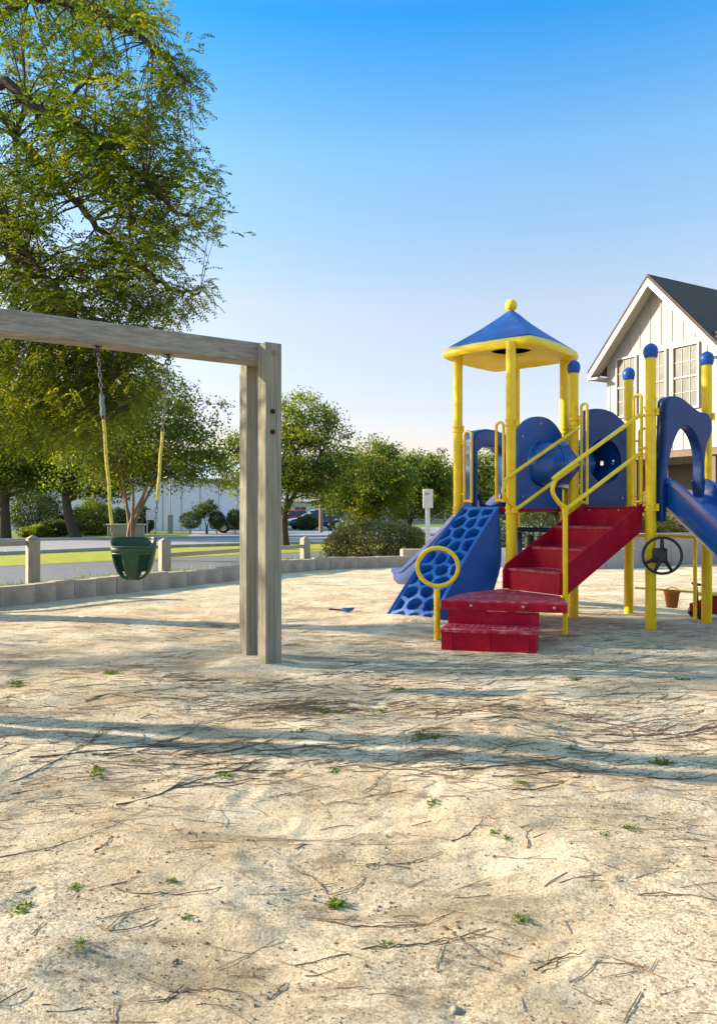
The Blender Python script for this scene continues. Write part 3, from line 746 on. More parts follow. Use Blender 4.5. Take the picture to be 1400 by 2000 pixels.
# steering wheel on the post
wc = Fp+V(.062,-.15,.80); b = MB()
b.tube([wc+V(math.cos(t)*.193, -.02*math.cos(t), math.sin(t)*.186) for t in [2*math.pi*k/44 for k in range(44)]], .0145, 12, closed=True)
whl = b.build('steering_wheel', M['black'], ps)
b = MB()
for a in (92, 205, 245, 300):
    t = R(a); b.tube([wc+V(.05*math.cos(t),0,.05*math.sin(t)), wc+V(.187*math.cos(t),-.01,.18*math.sin(t))], [.026,.016], 8)
b.build('wheel_spoke', M['black'], whl)
b = MB(); b.box(wc+V(-.02,.01,0), .15, .05, .155); b.lathe(wc+V(0,.03,0), [(.03,0),(.03,.1)], 12, V(-.3,1,0)); b.build('wheel_hub', M['black'], whl, bevel=.018)

# slides
def slide(start, d, lat, prof, wtr, wallh, m, name):
    """trough along d: prof = (distance, height); lat = lateral unit vector"""
    b = MB(); pr = bez([V(x, 0, z) for x, z in prof], 8); sec = []
    hw = wtr/2
    inn = [(-hw-.045, wallh), (-hw-.02, wallh+.014), (-hw+.012, wallh), (-hw+.02, wallh*.5), (-hw+.05, .045), (-hw+.12, .008), (0,0), (hw-.12,.008), (hw-.05,.045), (hw-.02,wallh*.5), (hw-.012,wallh), (hw+.02,wallh+.014), (hw+.045,wallh)]
    out = [(hw+.045, wallh-.05), (hw+.02, wallh-.06),(hw+.012, .0), (hw-.06,-.075), (0,-.09), (-hw+.06,-.075), (-hw-.012,.0), (-hw-.02,wallh-.06), (-hw-.045, wallh-.05)]
    prof2 = inn+out; n = len(prof2)
    for i, p in enumerate(pr):
        q = pr[min(i+1, len(pr)-1)]-pr[max(i-1, 0)]; q.normalize(); nu = V(-q.z, 0, q.x)
        k = 1 if i > 3 else .8+.2*i/3
        for a, h in prof2:
            x = p.x+nu.x*h*k; z = p.z+nu.z*h*k
            b.v.append(tuple(start+d*x+lat*a+V(0,0,z)))
    for i in range(len(pr)-1):
        for k in range(n): b.f.append((i*n+k, i*n+(k+1)%n, (i+1)*n+(k+1)%n, (i+1)*n+k))
    b.f += [tuple(range(n-1,-1,-1)), tuple((len(pr)-1)*n+k for k in range(n))]
    return b.build(name, m, ps, smooth=50)
FG = (Gp-Fp).normalized(); fo = V(FG.y, -FG.x, 0); ms = (Fp+Gp)/2+FG*.005
s1_ = slide(ms-fo*.03, fo, FG, [(0,ZD+.015),(.10,ZD+.01),(.35,1.13),(.9,.70),(1.5,.30),(1.85,.19),(2.2,.17)], .56, .27, M['slideb'], 'slide')
hood_o = [(-.375,1.15),(-.385,1.5),(-.33,1.95),(-.315,2.3),(-.30,2.43),(-.22,2.475),(-.08,2.465),(.06,2.40),(.2,2.335),(.33,2.32),(.39,2.26),(.40,2.14),(.36,2.05),(.31,1.97),(.285,1.7),(.31,1.4),(.32,1.15),(.25,1.15),(.24,1.5),(.235,1.8),(.20,1.97),(.12,2.10),(.01,2.16),(-.10,2.13),(-.19,2.0),(-.265,1.8),(-.30,1.5),(-.31,1.15)]
hood_o = [(p.x, p.z) for p in bez([V(x,0,z) for x, z in hood_o[:16]], 3)]+[(p.x, p.z) for p in bez([V(x,0,z) for x, z in hood_o[17:]], 3)]
b = MB(); b.prism(hood_o, ms+fo*.03, FG, V(0,0,1), fo, .13); b.build('slide_hood', M['navy'], s1_, bevel=.03, seg=3)
for z in (2.29, 1.45):
    b = MB(); b.tube([Fp+V(0,0,z), ms-FG*.37+V(0,0,z)], .012, 8); b.tube([ms+FG*.33+V(0,0,z), Gp+V(0,0,z)], .012, 8); b.build('slide_bracket', M['yellow'], s1_)
b = MB(); b.tube([ms+fo*1.45-V(0,0,.1), ms+fo*1.45+V(0,0,.25)], .03, 10); b.build('slide_leg', M['steel'], s1_)

AK = (K-A).normalized(); ao = V(-AK.y, AK.x, 0)
if ao.x > 0: ao = -ao
ma = (A+K)/2+AK*.02
sd2 = V(-.43,.90,0).normalized()
s2_ = slide(ma-ao*.03, sd2, V(sd2.y,-sd2.x,0), [(0,ZD+.015),(.12,ZD+.0),(.5,1.08),(1.2,.66),(1.8,.34),(2.0,.26),(2.25,.24)], .32, .15, M['slideg'], 'slide')
hood2 = [(-.36,1.2),(-.38,1.6),(-.38,2.12),(-.30,2.24),(-.1,2.28),(.1,2.28),(.3,2.24),(.38,2.12),(.38,1.6),(.36,1.2),(.27,1.2),(.28,1.6),(.27,1.98),(.15,2.06),(-.15,2.06),(-.27,1.98),(-.28,1.6),(-.27,1.2)]
b = MB(); b.prism(hood2, ma+ao*.04, AK, V(0,0,1), ao, .18); b.build('slide_hood', M['blue'], s2_, bevel=.03, seg=3)

# lattice climber
TR = V(1.575,8.66,ZD); TL = V(1.225,9.06,ZD); BR = V(.80,8.50,-.02); BL = V(.28,8.90,-.02)
def cp(u, v, h=0.):      # u across (0 left..1 right), v down (0 top..1 bottom)
    bow = .10*math.sin(math.pi*v)
    p = (TL*(1-u)+TR*u)*(1-v)+(BL*(1-u)+BR*u)*v
    nrm = V(-.62,-.30,.72).normalized()
    return p+nrm*(bow*.35+h)
cl = MB(); nu_, nv_ = 44, 132
cells = []
rc = random.Random(5)
for j in range(-1, 11):
    for i in range(3): cells.append((.18+.32*i+(.16 if j % 2 else 0)-.08+rc.uniform(-.05,.05), (j+.5)/10+rc.uniform(-.018,.018)))
def inhole(u, v):
    if u < .07 or u > .93 or v < .02 or v > .985: return False
    ds = sorted(math.hypot((u-a)*.52, (v-b_)*1.62) for a, b_ in cells); return ds[1]-ds[0] > .034 and ds[2]-ds[0] > .045
idx = {}
def gv(i, j, h):
    k = (i, j, h)
    if k not in idx: idx[k] = len(cl.v); cl.v.append(tuple(cp(i/nu_, j/nv_, h)))
    return idx[k]
FL = []
solid = [[not inhole((i+.5)/nu_, (j+.5)/nv_) for j in range(nv_)] for i in range(nu_)]
for i in range(nu_):
    for j in range(nv_):
        h = 0 if solid[i][j] else -.085
        (cl.f if solid[i][j] else FL).append((gv(i,j,h), gv(i+1,j,h), gv(i+1,j+1,h), gv(i,j+1,h)))
        if solid[i][j]:
            for (a, b2, ni, nj) in (((i,j),(i+1,j),i,j-1),((i+1,j),(i+1,j+1),i+1,j),((i,j+1),(i+1,j+1),i,j+1),((i,j),(i,j+1),i-1,j)):
                if 0 <= ni < nu_ and 0 <= nj < nv_ and not solid[ni][nj]:
                    cl.f.append((gv(*a,0), gv(*b2,0), gv(*b2,-.085), gv(*a,-.085)))
cw = MB(); cw.v = cl.v; cw.f = cl.f
clo = cw.build('climber', M['blue2'], ps, smooth=25)
cf = MB(); cf.v = cl.v; cf.f = FL; cf.build('climber_shade_floor', M['navy'], clo, smooth=25)  # hole floors in darker navy, shade of the recesses painted in
# side walls of the climber, curved inwards at the back
def sidewall(u, off):
    fr_ = [cp(u, v, .004) for v in [k/16 for k in range(17)]]
    back = [cp(u, 0, 0)+V(.0,.0,-.02)]
    p0 = fr_[0]; dirh = V(-(fr_[-1]-p0).x, -(fr_[-1]-p0).y, 0).normalized()
    bk = [(0,.0),( .03,.30),(.02,.50),(-.05,.68),(-.13,.86),(-.22,1.0)]
    bp = bez([V(p0.x, p0.y, 0)+dirh*a+V(0,0,ZD-.02-z*1.31) for a, z in bk], 3)
    pts_ = fr_+bp[::-1]
    nn = dirh.cross(V(0,0,1)).normalized(); m_ = MB(); m_.hexa([p-nn*.02+nn*off for p in pts_], [p+nn*.02+nn*off for p in pts_]); return m_.build('climber_side', M['blue'], clo, smooth=40)
sidewall(1, 0); sidewall(0, 0)

# activity panel under the tower deck
ap = empty('x', (0,0,0)); bpy.data.objects.remove(ap)
a_ = V(2.02,9.72,0); u_ = V(.79,-.42,0).normalized(); n2 = V(-u_.y*-1, -u_.x, 0).normalized()
b = MB()
for cx, cz, sx, sz_ in ((.30,1.03,.62,.06),(.30,.50,.62,.06),(.02,.765,.06,.47),(.58,.765,.06,.47)): b.box(a_+u_*cx+V(0,0,cz), sx, .05, sz_-.002, u_, V(-u_.y,u_.x,0))
apo = b.build('activity_panel', M['navy'], ps, bevel=.01)
for i in range(3):
    for j in range(2):
        b = MB(); b.tube([a_+u_*(.14+i*.16)+V(0,0,.57+j*.21), a_+u_*(.14+i*.16)+V(0,0,.75+j*.21)], .062, 16)
        b.build('panel_drum', (M['red'], M['black'], M['green'], M['black'], M['red'], M['yellow'])[(i+2*j) % 6], apo)
    b = MB(); b.tube([a_+u_*(.14+i*.16)+V(0,0,.52), a_+u_*(.14+i*.16)+V(0,0,1.01)], .010, 8); b.build('panel_rod', M['steel'], apo)

# thin yellow frame under the right deck
fq = V(3.86,8.82,0)
b = MB(); fz = .965; fl = E+V(.04,-.1,0)
b.tube(bez([fl+V(0,0,fz), fl.lerp(fq,.9)+V(0,0,fz), fq+V(0,0,fz-.03), fq+V(0,0,fz-.12)], 4)+[fq+V(0,0,-.1)], .021, 12)
b.tube([fl+V(0,0,.33), fq+V(0,0,.33)], .012, 8); b.build('crossbar_frame', M['yellow'], ps)

# ---------------------------------------------------------------- loose things in the sand
bq = fl.lerp(fq, .62); bz = sz(bq.x, bq.y)
bk = empty('toy_bucket', (bq.x, bq.y-.02, .13)); tag(bk, 'small orange plastic bucket hanging from the low yellow crossbar', 'bucket')
b = MB(); b.lathe(bq+V(0,-.015,.13), [(.055,0),(.06,.005),(.085,.17),(.093,.175),(.093,.20),(.083,.20),(.055,.02)], 20); b.build('body', M['orange'], bk)
b = MB(); b.tube([bq+V(.088*math.cos(t),-.015,.31+.055*math.sin(t)) for t in [math.pi*k/10 for k in range(11)]], .005, 6); b.build('handle', M['orange'], bk)

tc = V(4.12,8.95,0); z0 = sz(tc.x, tc.y)
cart = empty('ride_on_toy', (tc.x, tc.y, z0)); tag(cart, 'red ride-on toy with yellow top standing in the sand behind the rightmost yellow post', 'ride-on toy')
b = MB(); b.prism([(-.22,.06),(-.24,.17),(-.12,.20),(-.05,.25),(.2,.26),(.25,.18),(.24,.06)], tc+V(0,0,z0), V(1,.1,0), V(0,0,1), V(-.1,1,0), .2); b.build('body', M['red'], cart, bevel=.02)
b = MB(); b.box(tc+V(.02,0,z0+.285), .40, .17, .035, V(1,.1,0), V(-.1,1,0)); b.build('seat', M['yplastic'], cart, bevel=.012)
b = MB(); b.tube([tc+V(-.17,0,z0+.15), tc+V(-.19,0,z0+.40)], .014, 8); b.tube([tc+V(-.19,-.1,z0+.40), tc+V(-.19,.1,z0+.40)], .016, 8); b.build('handlebar', M['black'], cart)
for sx in (-.16, .16):
    for sy in (-.12, .12):
        c = tc+V(sx, sy, z0+.07); b = MB(); b.lathe(c-V(0,.02,0), [(.03,-.002),(.068,0),(.075,.01),(.075,.03),(.068,.04),(.03,.042)], 18, V(0,1,0)); b.build('wheel', M['black'], cart)

sh = W(668, 1199, 9.35); zz = sz(sh.x, sh.y)+.02
tl = empty('toy_shovel', (sh.x, sh.y, zz)); tag(tl, 'small dark blue toy shovel lying on the open sand left of the blue climber', 'toy shovel')
b = MB(); b.add([sh+V(.00,-.05,0)*1+V(0,0,zz-sh.z), sh+V(.13,-.055,zz-sh.z+.01), sh+V(.15,0,zz-sh.z+.035), sh+V(.13,.055,zz-sh.z+.03), sh+V(0,.05,zz-sh.z+.02), sh+V(.07,0,zz-sh.z-.006)], [(0,1,5),(1,2,5),(2,3,5),(3,4,5),(4,0,5)])
o = b.build('blade', M['navy'], tl); m_ = o.modifiers.new('thick','SOLIDIFY'); m_.thickness = .008
b = MB(); q = V(sh.x, sh.y, zz+.008); b.tube([q, q+V(-.15,.01,.012)], .011, 8); b.tube([q+V(-.15,-.03,.012), q+V(-.15,.05,.012)], .010, 8); b.build('handle', M['navy'], tl)

# ---------------------------------------------------------------- clubhouse on the right
hg = V(.5,-.866,0); hn = V(-.866,-.5,0); hL = V(8.47,26.0,0)      # along the gable wall, its outward normal, left corner
ho = empty('clubhouse', (10.5,25,0)); tag(ho, 'cream board and batten clubhouse with a gabled front and dark shingle roof', 'building')
def hp_(t, z, n=0): return hL+hg*t+hn*n+V(0,0,z)
GWd = 4.1; ZE = 6.35; ZA = 8.55; TA = GWd/2
b = MB()
outl = [(0,-.1),(GWd,-.1),(GWd,ZE),(TA,ZA-.1),(0,ZE)]
b.prism(outl, hL-hn*.0, hg, V(0,0,1), -hn, .2)
wall = b.build('gable_wall', M['siding'], ho, smooth=0)
b = MB(); b.box(hL-hn*4.6+V(0,0,ZE/2)+hg*.1, 9, .2, ZE, hn, hg); b.build('side_wall', M['siding'], ho, smooth=0)
bt = MB(); k = 0; wins = [(.48,1.22),(1.62,2.36),(2.66,3.50)]; ZW0, ZW1 = 4.42, 6.28
t = .14
while t < GWd:
    zt = ZE+(ZA-ZE)*(1-abs(t-TA)/TA)-.15
    for lo, hi in ((-.1, ZW0-.2), (ZW1+.22, zt)) if any(a-.14 < t < c+.14 for a, c in wins) else ((-.1, zt),):
        if hi > lo: bt.box(hp_(t, (lo+hi)/2, .108), .03, .02, hi-lo, hg, hn)
    t += .405
bt.build('batten', M['siding'], wall, smooth=0)
for a, c in wins:
    fz_ = MB(); d_ = .135
    for (x, z, sx, s_z) in ((a-.025,(ZW0+ZW1)/2,.055,ZW1-ZW0+.11),(c+.025,(ZW0+ZW1)/2,.055,ZW1-ZW0+.11),((a+c)/2,ZW1+.03,c-a,.058),((a+c)/2,ZW0-.03,c-a,.058)):
        fz_.box(hp_(x, z, d_), sx-.001, .07, s_z, hg, hn)
    wf = fz_.build('window', M['trim'], wall, smooth=0)
    g_ = MB(); g_.box(hp_((a+c)/2, (ZW0+ZW1)/2, .105), c-a, .012, ZW1-ZW0, hg, hn); g_.build('pane', M['curtain'], wf, smooth=0)
    mu = MB(); zm = (ZW0+ZW1)/2
    mu.box(hp_((a+c)/2, zm, .128), c-a, .04, .05, hg, hn)
    for f in (1/3, 2/3): mu.box(hp_(a+(c-a)*f, zm, .118), .016, .02, ZW1-ZW0, hg, hn)
    for zf in (.25, .75): mu.box(hp_((a+c)/2, ZW0+(ZW1-ZW0)*zf, .1185), c-a, .02, .016, hg, hn)
    mu.build('window_bars', M['trim'], wf, smooth=0)
# roof: two slopes with overhang, ridge running back from the gable
ov = .42; rb_ = V(-hn.x, -hn.y, 0)
def slope(sgn, name):
    e = TA+ov*1.0; f = (ZA-ZE)/TA; zo = ZA-f*e
    p = [hp_(TA, ZA+.02, .58), hp_(TA+sgn*e, zo+.02, .58), hp_(TA+sgn*e, zo+.02, -9.5), hp_(TA, ZA+.02, -9.5)]
    b = MB(); b.hexa(p, [q+V(0,0,.10) for q in p]); r_ = b.build(name, M['shingle'], ho, smooth=0)
    q0, q1 = hp_(TA, ZA-.005, .58), hp_(TA+sgn*e, zo-.005, .58)
    b = MB(); b.hexa([q0-hn*.0, q1, q1-hn*.045, q0-hn*.045], [x for x in [q0-V(0,0,.24), q1-V(0,0,.24), q1-V(0,0,.24)-hn*.045, q0-V(0,0,.24)-hn*.045]]); b.build('fascia', M['trim'], r_, smooth=0)
    s0, s1 = hp_(TA, ZA-.19, .53), hp_(TA+sgn*e, zo-.19, .53)
    b = MB(); b.hexa([s0, s1, s1-hn*.35, s0-hn*.35], [x+V(0,0,.03) for x in (s0, s1, s1-hn*.42, s0-hn*.42)]); b.build('soffit', M['soffit'], r_, smooth=0)
    b = MB(); q = hp_(TA+sgn*(e-.02), zo-.12, .56); b.hexa([q, q-hg*sgn*ov, q-hg*sgn*ov-hn*.5, q-hn*9.5] if 0 else [q, q-hg*sgn*(ov-.02), q-hg*sgn*(ov-.02)-hn*9.0, q-hn*9.0], [x+V(0,0,-.07) for x in (q, q-hg*sgn*(ov-.02), q-hg*sgn*(ov-.02)-hn*9.0, q-hn*9.0)]); b.build('eave', M['soffit'], r_, smooth=0)
slope(-1, 'roof'); slope(1, 'roof')
# wing to the right of the gable and the porch along the foot of the wall
b = MB(); b.box(hp_(GWd+3.0, 2.95, -1.4), 6.0, 2.4, 5.9, hg, hn); wing = b.build('wing_wall', M['siding'], ho, smooth=0)
b = MB(); b.box(hp_(GWd+.95, 5.0, -.17), .9, .05, 1.9, hg, hn); ww = b.build('window', M['trim'], wing, smooth=0)
b = MB(); b.box(hp_(GWd+.95, 5.0, -.135), .74, .02, 1.74, hg, hn); b.build('pane', M['glass'], ww, smooth=0)
b = MB(); p = [hp_(GWd-.1, 6.35, .35), hp_(GWd+6.2, 6.35, .35), hp_(GWd+6.2, 7.3, -2.2), hp_(GWd-.1, 7.3, -2.2)]; b.hexa(p, [q+V(0,0,.1) for q in p]); b.build('wing_roof', M['shingle'], ho, smooth=0)
b = MB(); b.box(hp_(GWd+.4, 6.22, .15), 1.0, .5, .2, hg, hn); b.build('eave_return', M['trim'], ho, smooth=0)
aw = MB(); p = [hp_(-.3,2.95,1.9), hp_(GWd+6,2.95,1.9), hp_(GWd+6,3.15,.13), hp_(-.3,3.15,.13)]; aw.hexa([q-V(0,0,.16) for q in p], p); awn = aw.build('porch_roof', M['brownwood'], ho, smooth=0)
for t in (.0, 2.6, 5.2, 7.8):
    b = MB(); b.box(hp_(t,1.35,1.75), .14, .14, 2.9, hg, hn); b.build('porch_post', M['brownwood'], awn)
b = MB(); b.box(hp_(3.4,1.35,.125), 6.5, .03, 2.7, hg, hn); b.build('porch_shade_sheet', M['black'], ho, smooth=0)  # black sheet along the wall, painted shade under the porch roof

# ---------------------------------------------------------------- far buildings
def plain_building(name, c, ang, wd_, dp, h, ridge, label, wins=(), m=M['bwhite'], roofm=M['shingle'], cat='building'):
    e = empty(name, (c[0], c[1], -.05)); tag(e, label, cat)
    u = V(math.cos(ang), math.sin(ang), 0); n_ = V(-u.y, u.x, 0); c = V(c[0], c[1], 0)     # front faces -n
    b = MB(); b.box(c+n_*dp/2+V(0,0,h/2-.05), wd_, dp, h+.1, u, n_); wl = b.build('wall', m, e, smooth=0)
    k = int(wd_/1.2); s = MB()
    for i in range(k+1): s.box(c+u*(-wd_/2+i*wd_/k)-n_*.012+V(0,0,h/2), .05, .03, h, u, n_)
    s.build('seam', M['trim'], wl, smooth=0)
    b = MB(); ov_ = .35
    P = lambda a, d_, z: c+u*a+n_*d_+V(0,0,z)
    for s_ in (0, 1):
        d0 = -ov_ if s_ == 0 else dp+ov_
        q = [P(-wd_/2-ov_, d0, h), P(wd_/2+ov_, d0, h), P(wd_/2+ov_, dp/2, h+ridge), P(-wd_/2-ov_, dp/2, h+ridge)]
        b.hexa(q, [x+V(0,0,.12) for x in q])
    b.build('roof', roofm, e, smooth=0)
    g_ = MB(); g_.add([P(-wd_/2+.01,0,h), P(-wd_/2+.01,dp,h), P(-wd_/2+.01,dp/2,h+ridge), P(wd_/2-.01,0,h), P(wd_/2-.01,dp,h), P(wd_/2-.01,dp/2,h+ridge)], [(0,1,2),(3,4,5)])
    g_.build('gable', m, e, smooth=0)
    for (a, z, sx, s_z, kind) in wins:
        b = MB()
        for dx, dz, ax_, az_ in ((-sx/2,0,.1,s_z+.1),(sx/2,0,.1,s_z+.1),(0,s_z/2,sx-.1,.1),(0,-s_z/2,sx-.1,.1),(0,0,.05,s_z-.1)): b.box(P(a+dx,-.03,z+dz), ax_, .07, az_, u, n_)
        w_ = b.build(kind, M['trim'], wl, smooth=0)
        b = MB(); b.box(P(a,-.012,z), sx-.1, .02, s_z-.1, u, n_); b.build('pane', M['glass'], w_, smooth=0)
    return e
plain_building('storage_hall', (-12.2,53), .06, 10.2, 9, 3.45, 1.3, 'large pale blue-white hall behind the trees on the left', roofm=M['bwhite'])
plain_building('cottage', (-27.5,56), .02, 15, 8, 3.2, 1.6, 'shaded cottage behind the dark shrubs at the far left', [(-3.2,1.6,1.4,1.4,'window'),(1.0,1.6,1.4,1.4,'window'),(4.6,1.6,1.2,1.6,'window')])
plain_building('long_shed', (4.5,84), .05, 22, 8, 2.7, 1.0, 'long low white building beyond the parked cars', [(-7,1.2,2,1.6,'window'),(-3,1.2,2,1.6,'window'),(1,1.2,2,1.6,'window'),(5,1.2,2,1.6,'window'),(9,1.2,2,1.6,'window')], m=M['siding'])
plain_building('grey_roofed_house', (-7.4,78), .0, 7, 8, 2.2, 1.8, 'white house with a grey roof behind the red car', [(-1.5,1.2,1.2,1.2,'window'),(1.5,1.2,1.2,1.2,'window')], m=M['white'], roofm=M['concg'])
plain_building('gate_lodge', (24,66), -.2, 16, 8, 3.0, 1.2, 'pale low building far behind the clubhouse shrubs', m=M['siding'])

# ---------------------------------------------------------------- cars
def car(c, ang, paint, label, group='cars parked beyond the road'):
    e = empty('parked_car', (c[0], c[1], -.03)); tag(e, label, 'car', group)
    u = V(math.cos(ang), math.sin(ang), 0); n_ = V(-u.y, u.x, 0); o = V(c[0], c[1], -.03)
    def sec(x, hw, z0, zm, z1):
        return [o+u*x+n_*(s*w_)+V(0,0,z) for s, w_, z in ((-1,hw*.9,z0),(-1,hw,z0+.12),(-1,hw,zm),(-1,hw*.9,z1),(1,hw*.9,z1),(1,hw,zm),(1,hw,z0+.12),(1,hw*.9,z0))]
    S = [(-2.2,.70,.32,.55,.72),(-2.1,.80,.24,.62,.86),(-1.5,.88,.2,.70,.92),(-.5,.90,.2,.72,.93),(.8,.90,.2,.70,.92),(1.5,.87,.2,.66,.84),(2.05,.80,.24,.56,.72),(2.22,.68,.34,.5,.62)]
    b = MB(); 
    for s in S: b.v += [tuple(p) for p in sec(*s)]
    for i in range(len(S)-1):
        for k in range(8): b.f.append((i*8+k, i*8+(k+1)%8, (i+1)*8+(k+1)%8, (i+1)*8+k))
    b.f += [tuple(range(7,-1,-1)), tuple((len(S)-1)*8+k for k in range(8))]
    bd = b.build('body', paint, e, bevel=.03)
    def cab(x0, x1, x2, x3, z0, z1, hw0, hw1, name, m, par):
        q = [o+u*x0-n_*hw0+V(0,0,z0), o+u*x3-n_*hw0+V(0,0,z0), o+u*x3+n_*hw0+V(0,0,z0), o+u*x0+n_*hw0+V(0,0,z0)]
        r_ = [o+u*x1-n_*hw1+V(0,0,z1), o+u*x2-n_*hw1+V(0,0,z1), o+u*x2+n_*hw1+V(0,0,z1), o+u*x1+n_*hw1+V(0,0,z1)]
        b = MB(); b.hexa(q, r_); return b.build(name, m, par, bevel=.03)
    cab(-1.75,-1.05,.25,1.15,.90,1.36,.82,.64,'cabin_glass', M['carglass'], e)
    cab(-1.12,-1.02,.22,.36,1.345,1.44,.67,.60,'roof', paint, e)
    for x in (-.35,):
        b = MB()
        for s in (-1,1): b.hexa([o+u*(x+d_)+n_*s*(.83)+V(0,0,.9) for d_ in (-.05,.05)]+[o+u*(x+d_)+n_*s*(.79)+V(0,0,.9) for d_ in (.05,-.05)], [o+u*(x+d_)+n_*s*(.675)+V(0,0,1.37) for d_ in (-.04,.04)]+[o+u*(x+d_)+n_*s*(.63)+V(0,0,1.37) for d_ in (.04,-.04)])
        b.build('door_pillar', paint, e, smooth=0)
    for x in (-1.35, 1.38):
        for s in (-1, 1):
            w_ = MB(); cc = o+u*x+n_*(s*.78)+V(0,0,.32); w_.lathe(cc, [(.2,-.10),(.30,-.10),(.325,-.07),(.325,.10),(.30,.125),(.2,.125)], 20, n_*s); wo_ = w_.build('wheel', M['tyre'], e)
            w_ = MB(); w_.lathe(cc, [(.05,.10),(.19,.129),(.2,.135),(.06,.14)], 16, n_*s); w_.build('rim', M['rim'], wo_)
    for s in (-1, 1):
        b = MB(); b.box(o+u*2.12+n_*(s*.58)+V(0,0,.60), .14, .30, .12, u, n_); b.build('headlight', M['lamp'], e, bevel=.02)
        b = MB(); b.box(o-u*2.16+n_*(s*.60)+V(0,0,.70), .1, .26, .13, u, n_); b.build('taillight', M['tail'], e, bevel=.02)
    return e
car((-3.15,57), math.pi+.35, M['carblue'], 'dark blue sedan parked beyond the road right of the swing frame')
car((-5.5,64), math.pi+.1, M['carred'], 'red car parked behind the dark blue sedan')
car((-6.9,47.5), math.pi+.12, M['carblack'], 'black car parked nose out, half hidden by the swing frame posts')

# ---------------------------------------------------------------- signs and posts in the distance
def at(x, Y, z=0): return V((x-700)*Y/F, Y, z)
c = at(835, 17.9); e = empty('utility_post', (c.x, c.y, -.05)); tag(e, 'white post with a narrow white board standing behind the hedge', 'sign post')
b = MB(); b.box(c+V(0,0,.78), .10, .07, 1.66); b.build('shaft', M['white'], e, bevel=.006)
b = MB(); b.box(c+V(0,-.06,1.56), .235, .045, .44); bo = b.build('board', M['white'], e, bevel=.012)
b = MB(); b.box(c+V(-.02,-.084,1.67), .10, .004, .05); b.build('placard', M['concg'], bo, smooth=0)
c = at(247, 41); e = empty('entrance_wall', (c.x, c.y, -.05)); tag(e, 'low pale wall on the lawn behind the green swing', 'garden wall')
b = MB(); b.box(c+V(0,0,.22), 1.9, .3, .60); b.build('base', M['kerb'], e, bevel=.02); b = MB(); b.box(c+V(0,0,.57), 2.05, .4, .09); b.build('coping', M['trim'], e, bevel=.02)
c = at(296, 38); e = empty('street_sign', (c.x, c.y, -.05)); tag(e, 'small pale sign on two legs at the lawn edge right of the low wall', 'sign')
for dx in (-.2, .2):
    b = MB(); b.tube([c+V(dx,0,-.05), c+V(dx,0,1.35)], .025, 8); b.build('leg', M['white'], e)
b = MB(); b.box(c+V(0,-.04,1.1), .5, .03, .5); b.build('board', M['bwhite'], e, bevel=.01)
c = at(333, 46); e = empty('lamp_post', (c.x, c.y, -.05)); tag(e, 'thin grey post with a dark box at its foot before the pale hall', 'post')
b = MB(); b.tube([c+V(0,0,-.05), c+V(0,0,3.6)], .035, 8); b.build('shaft', M['steel'], e); b = MB(); b.box(c+V(0,-.05,.55), .3, .2, 1.1); b.build('meter_box', M['concg'], e, bevel=.02)
for i, (px, Yd, h_) in enumerate(((627,49,3.2),(645,52,3.1))):
    c = at(px, Yd); e = empty('utility_pole', (c.x, c.y, -.05)); tag(e, ['brown timber pole rising just behind the blue sedan', 'grey timber pole right of the brown one behind the blue sedan'][i], 'pole')
    b = MB(); b.tube([c+V(0,0,-.05), c+V(0,0,h_+2)], .13, 10); b.build('shaft', [M['bark2'], M['bark']][i], e)
    b = MB(); b.box(c+V(0,0,h_+1.6), 1.2, .1, .1); b.build('crossarm', M['bark'], e)
c = at(39, 46); e = empty('porch_column', (c.x, c.y, -.05)); tag(e, 'white column standing between the two leftmost tree trunks', 'column')
b = MB(); b.box(c+V(0,0,1.5), .28, .28, 3.0); b.build('shaft', M['trim'], e, bevel=.02); b = MB(); b.box(c+V(0,0,.1), .4, .4, .3); b.build('base', M['trim'], e, bevel=.02)

# ---------------------------------------------------------------- trees
make_tree('myrtle_tree', tuple(at(258, 20.5, -.04)), 6, [(0,0,3.4,1.8,1.7,1.4),(1.0,.1,3.5,1.45,1.3,1.1),(-.8,0,3.0,1.1,1.2,.9),(.4,0,4.3,1.2,1.1,.85),(1.3,0,2.7,1.3,1.0,.7),(-.3,0,2.5,1.0,1.0,.4),(1.7,.2,2.3,1.0,1.0,.5),(-1.3,.2,2.4,1.0,1.0,.6)], 820, 46, .17, .085, M['leafB'], M['bark2'], 'multi-stemmed crape myrtle with tan stems rising behind the green swing', 'trees behind the sandpit', rt=.07, fork=.9, seed=11)
make_tree('myrtle_tree', tuple(at(556, 26.5, -.04)), 4, [(.4,0,3.3,2.0,1.8,1.3),(.75,0,4.4,1.4,1.3,1.15),(-1.1,0,3.0,1.5,1.3,1.4),(1.0,0,2.45,1.5,1.2,.9),(-.3,0,2.2,1.2,1,.7)], 800, 46, .20, .10, M['leafB'], M['bark'], 'bushy crape myrtle directly behind the swing frame posts', 'trees behind the sandpit', rt=.10, fork=1.3, seed=12)
make_tree('myrtle_tree', tuple(at(692, 31, -.04)), 5, [(.5,0,2.3,1.6,1.5,1.4),(.6,0,3.4,1.1,1.0,.95),(-.35,0,1.9,1.1,1.0,.9),(1.4,0,2.1,1.0,1.0,1.2)], 680, 46, .20, .11, M['leafB'], M['bark2'], 'yellow-green crape myrtle rising behind the rounded hedge', 'trees behind the sandpit', rt=.07, fork=.7, seed=13)
make_tree('myrtle_tree', tuple(at(800, 35, -.04)), 5, [(0,0,2.3,1.9,1.5,1.4),(.7,0,2.9,1.4,1.2,1.2),(-.5,0,3.1,1.1,1.0,1.05),(1.2,0,1.9,1.1,1.1,.8)], 680, 46, .22, .12, M['leafB'], M['bark'], 'crape myrtle behind the white post', 'trees behind the sandpit', rt=.07, fork=.8, seed=14)
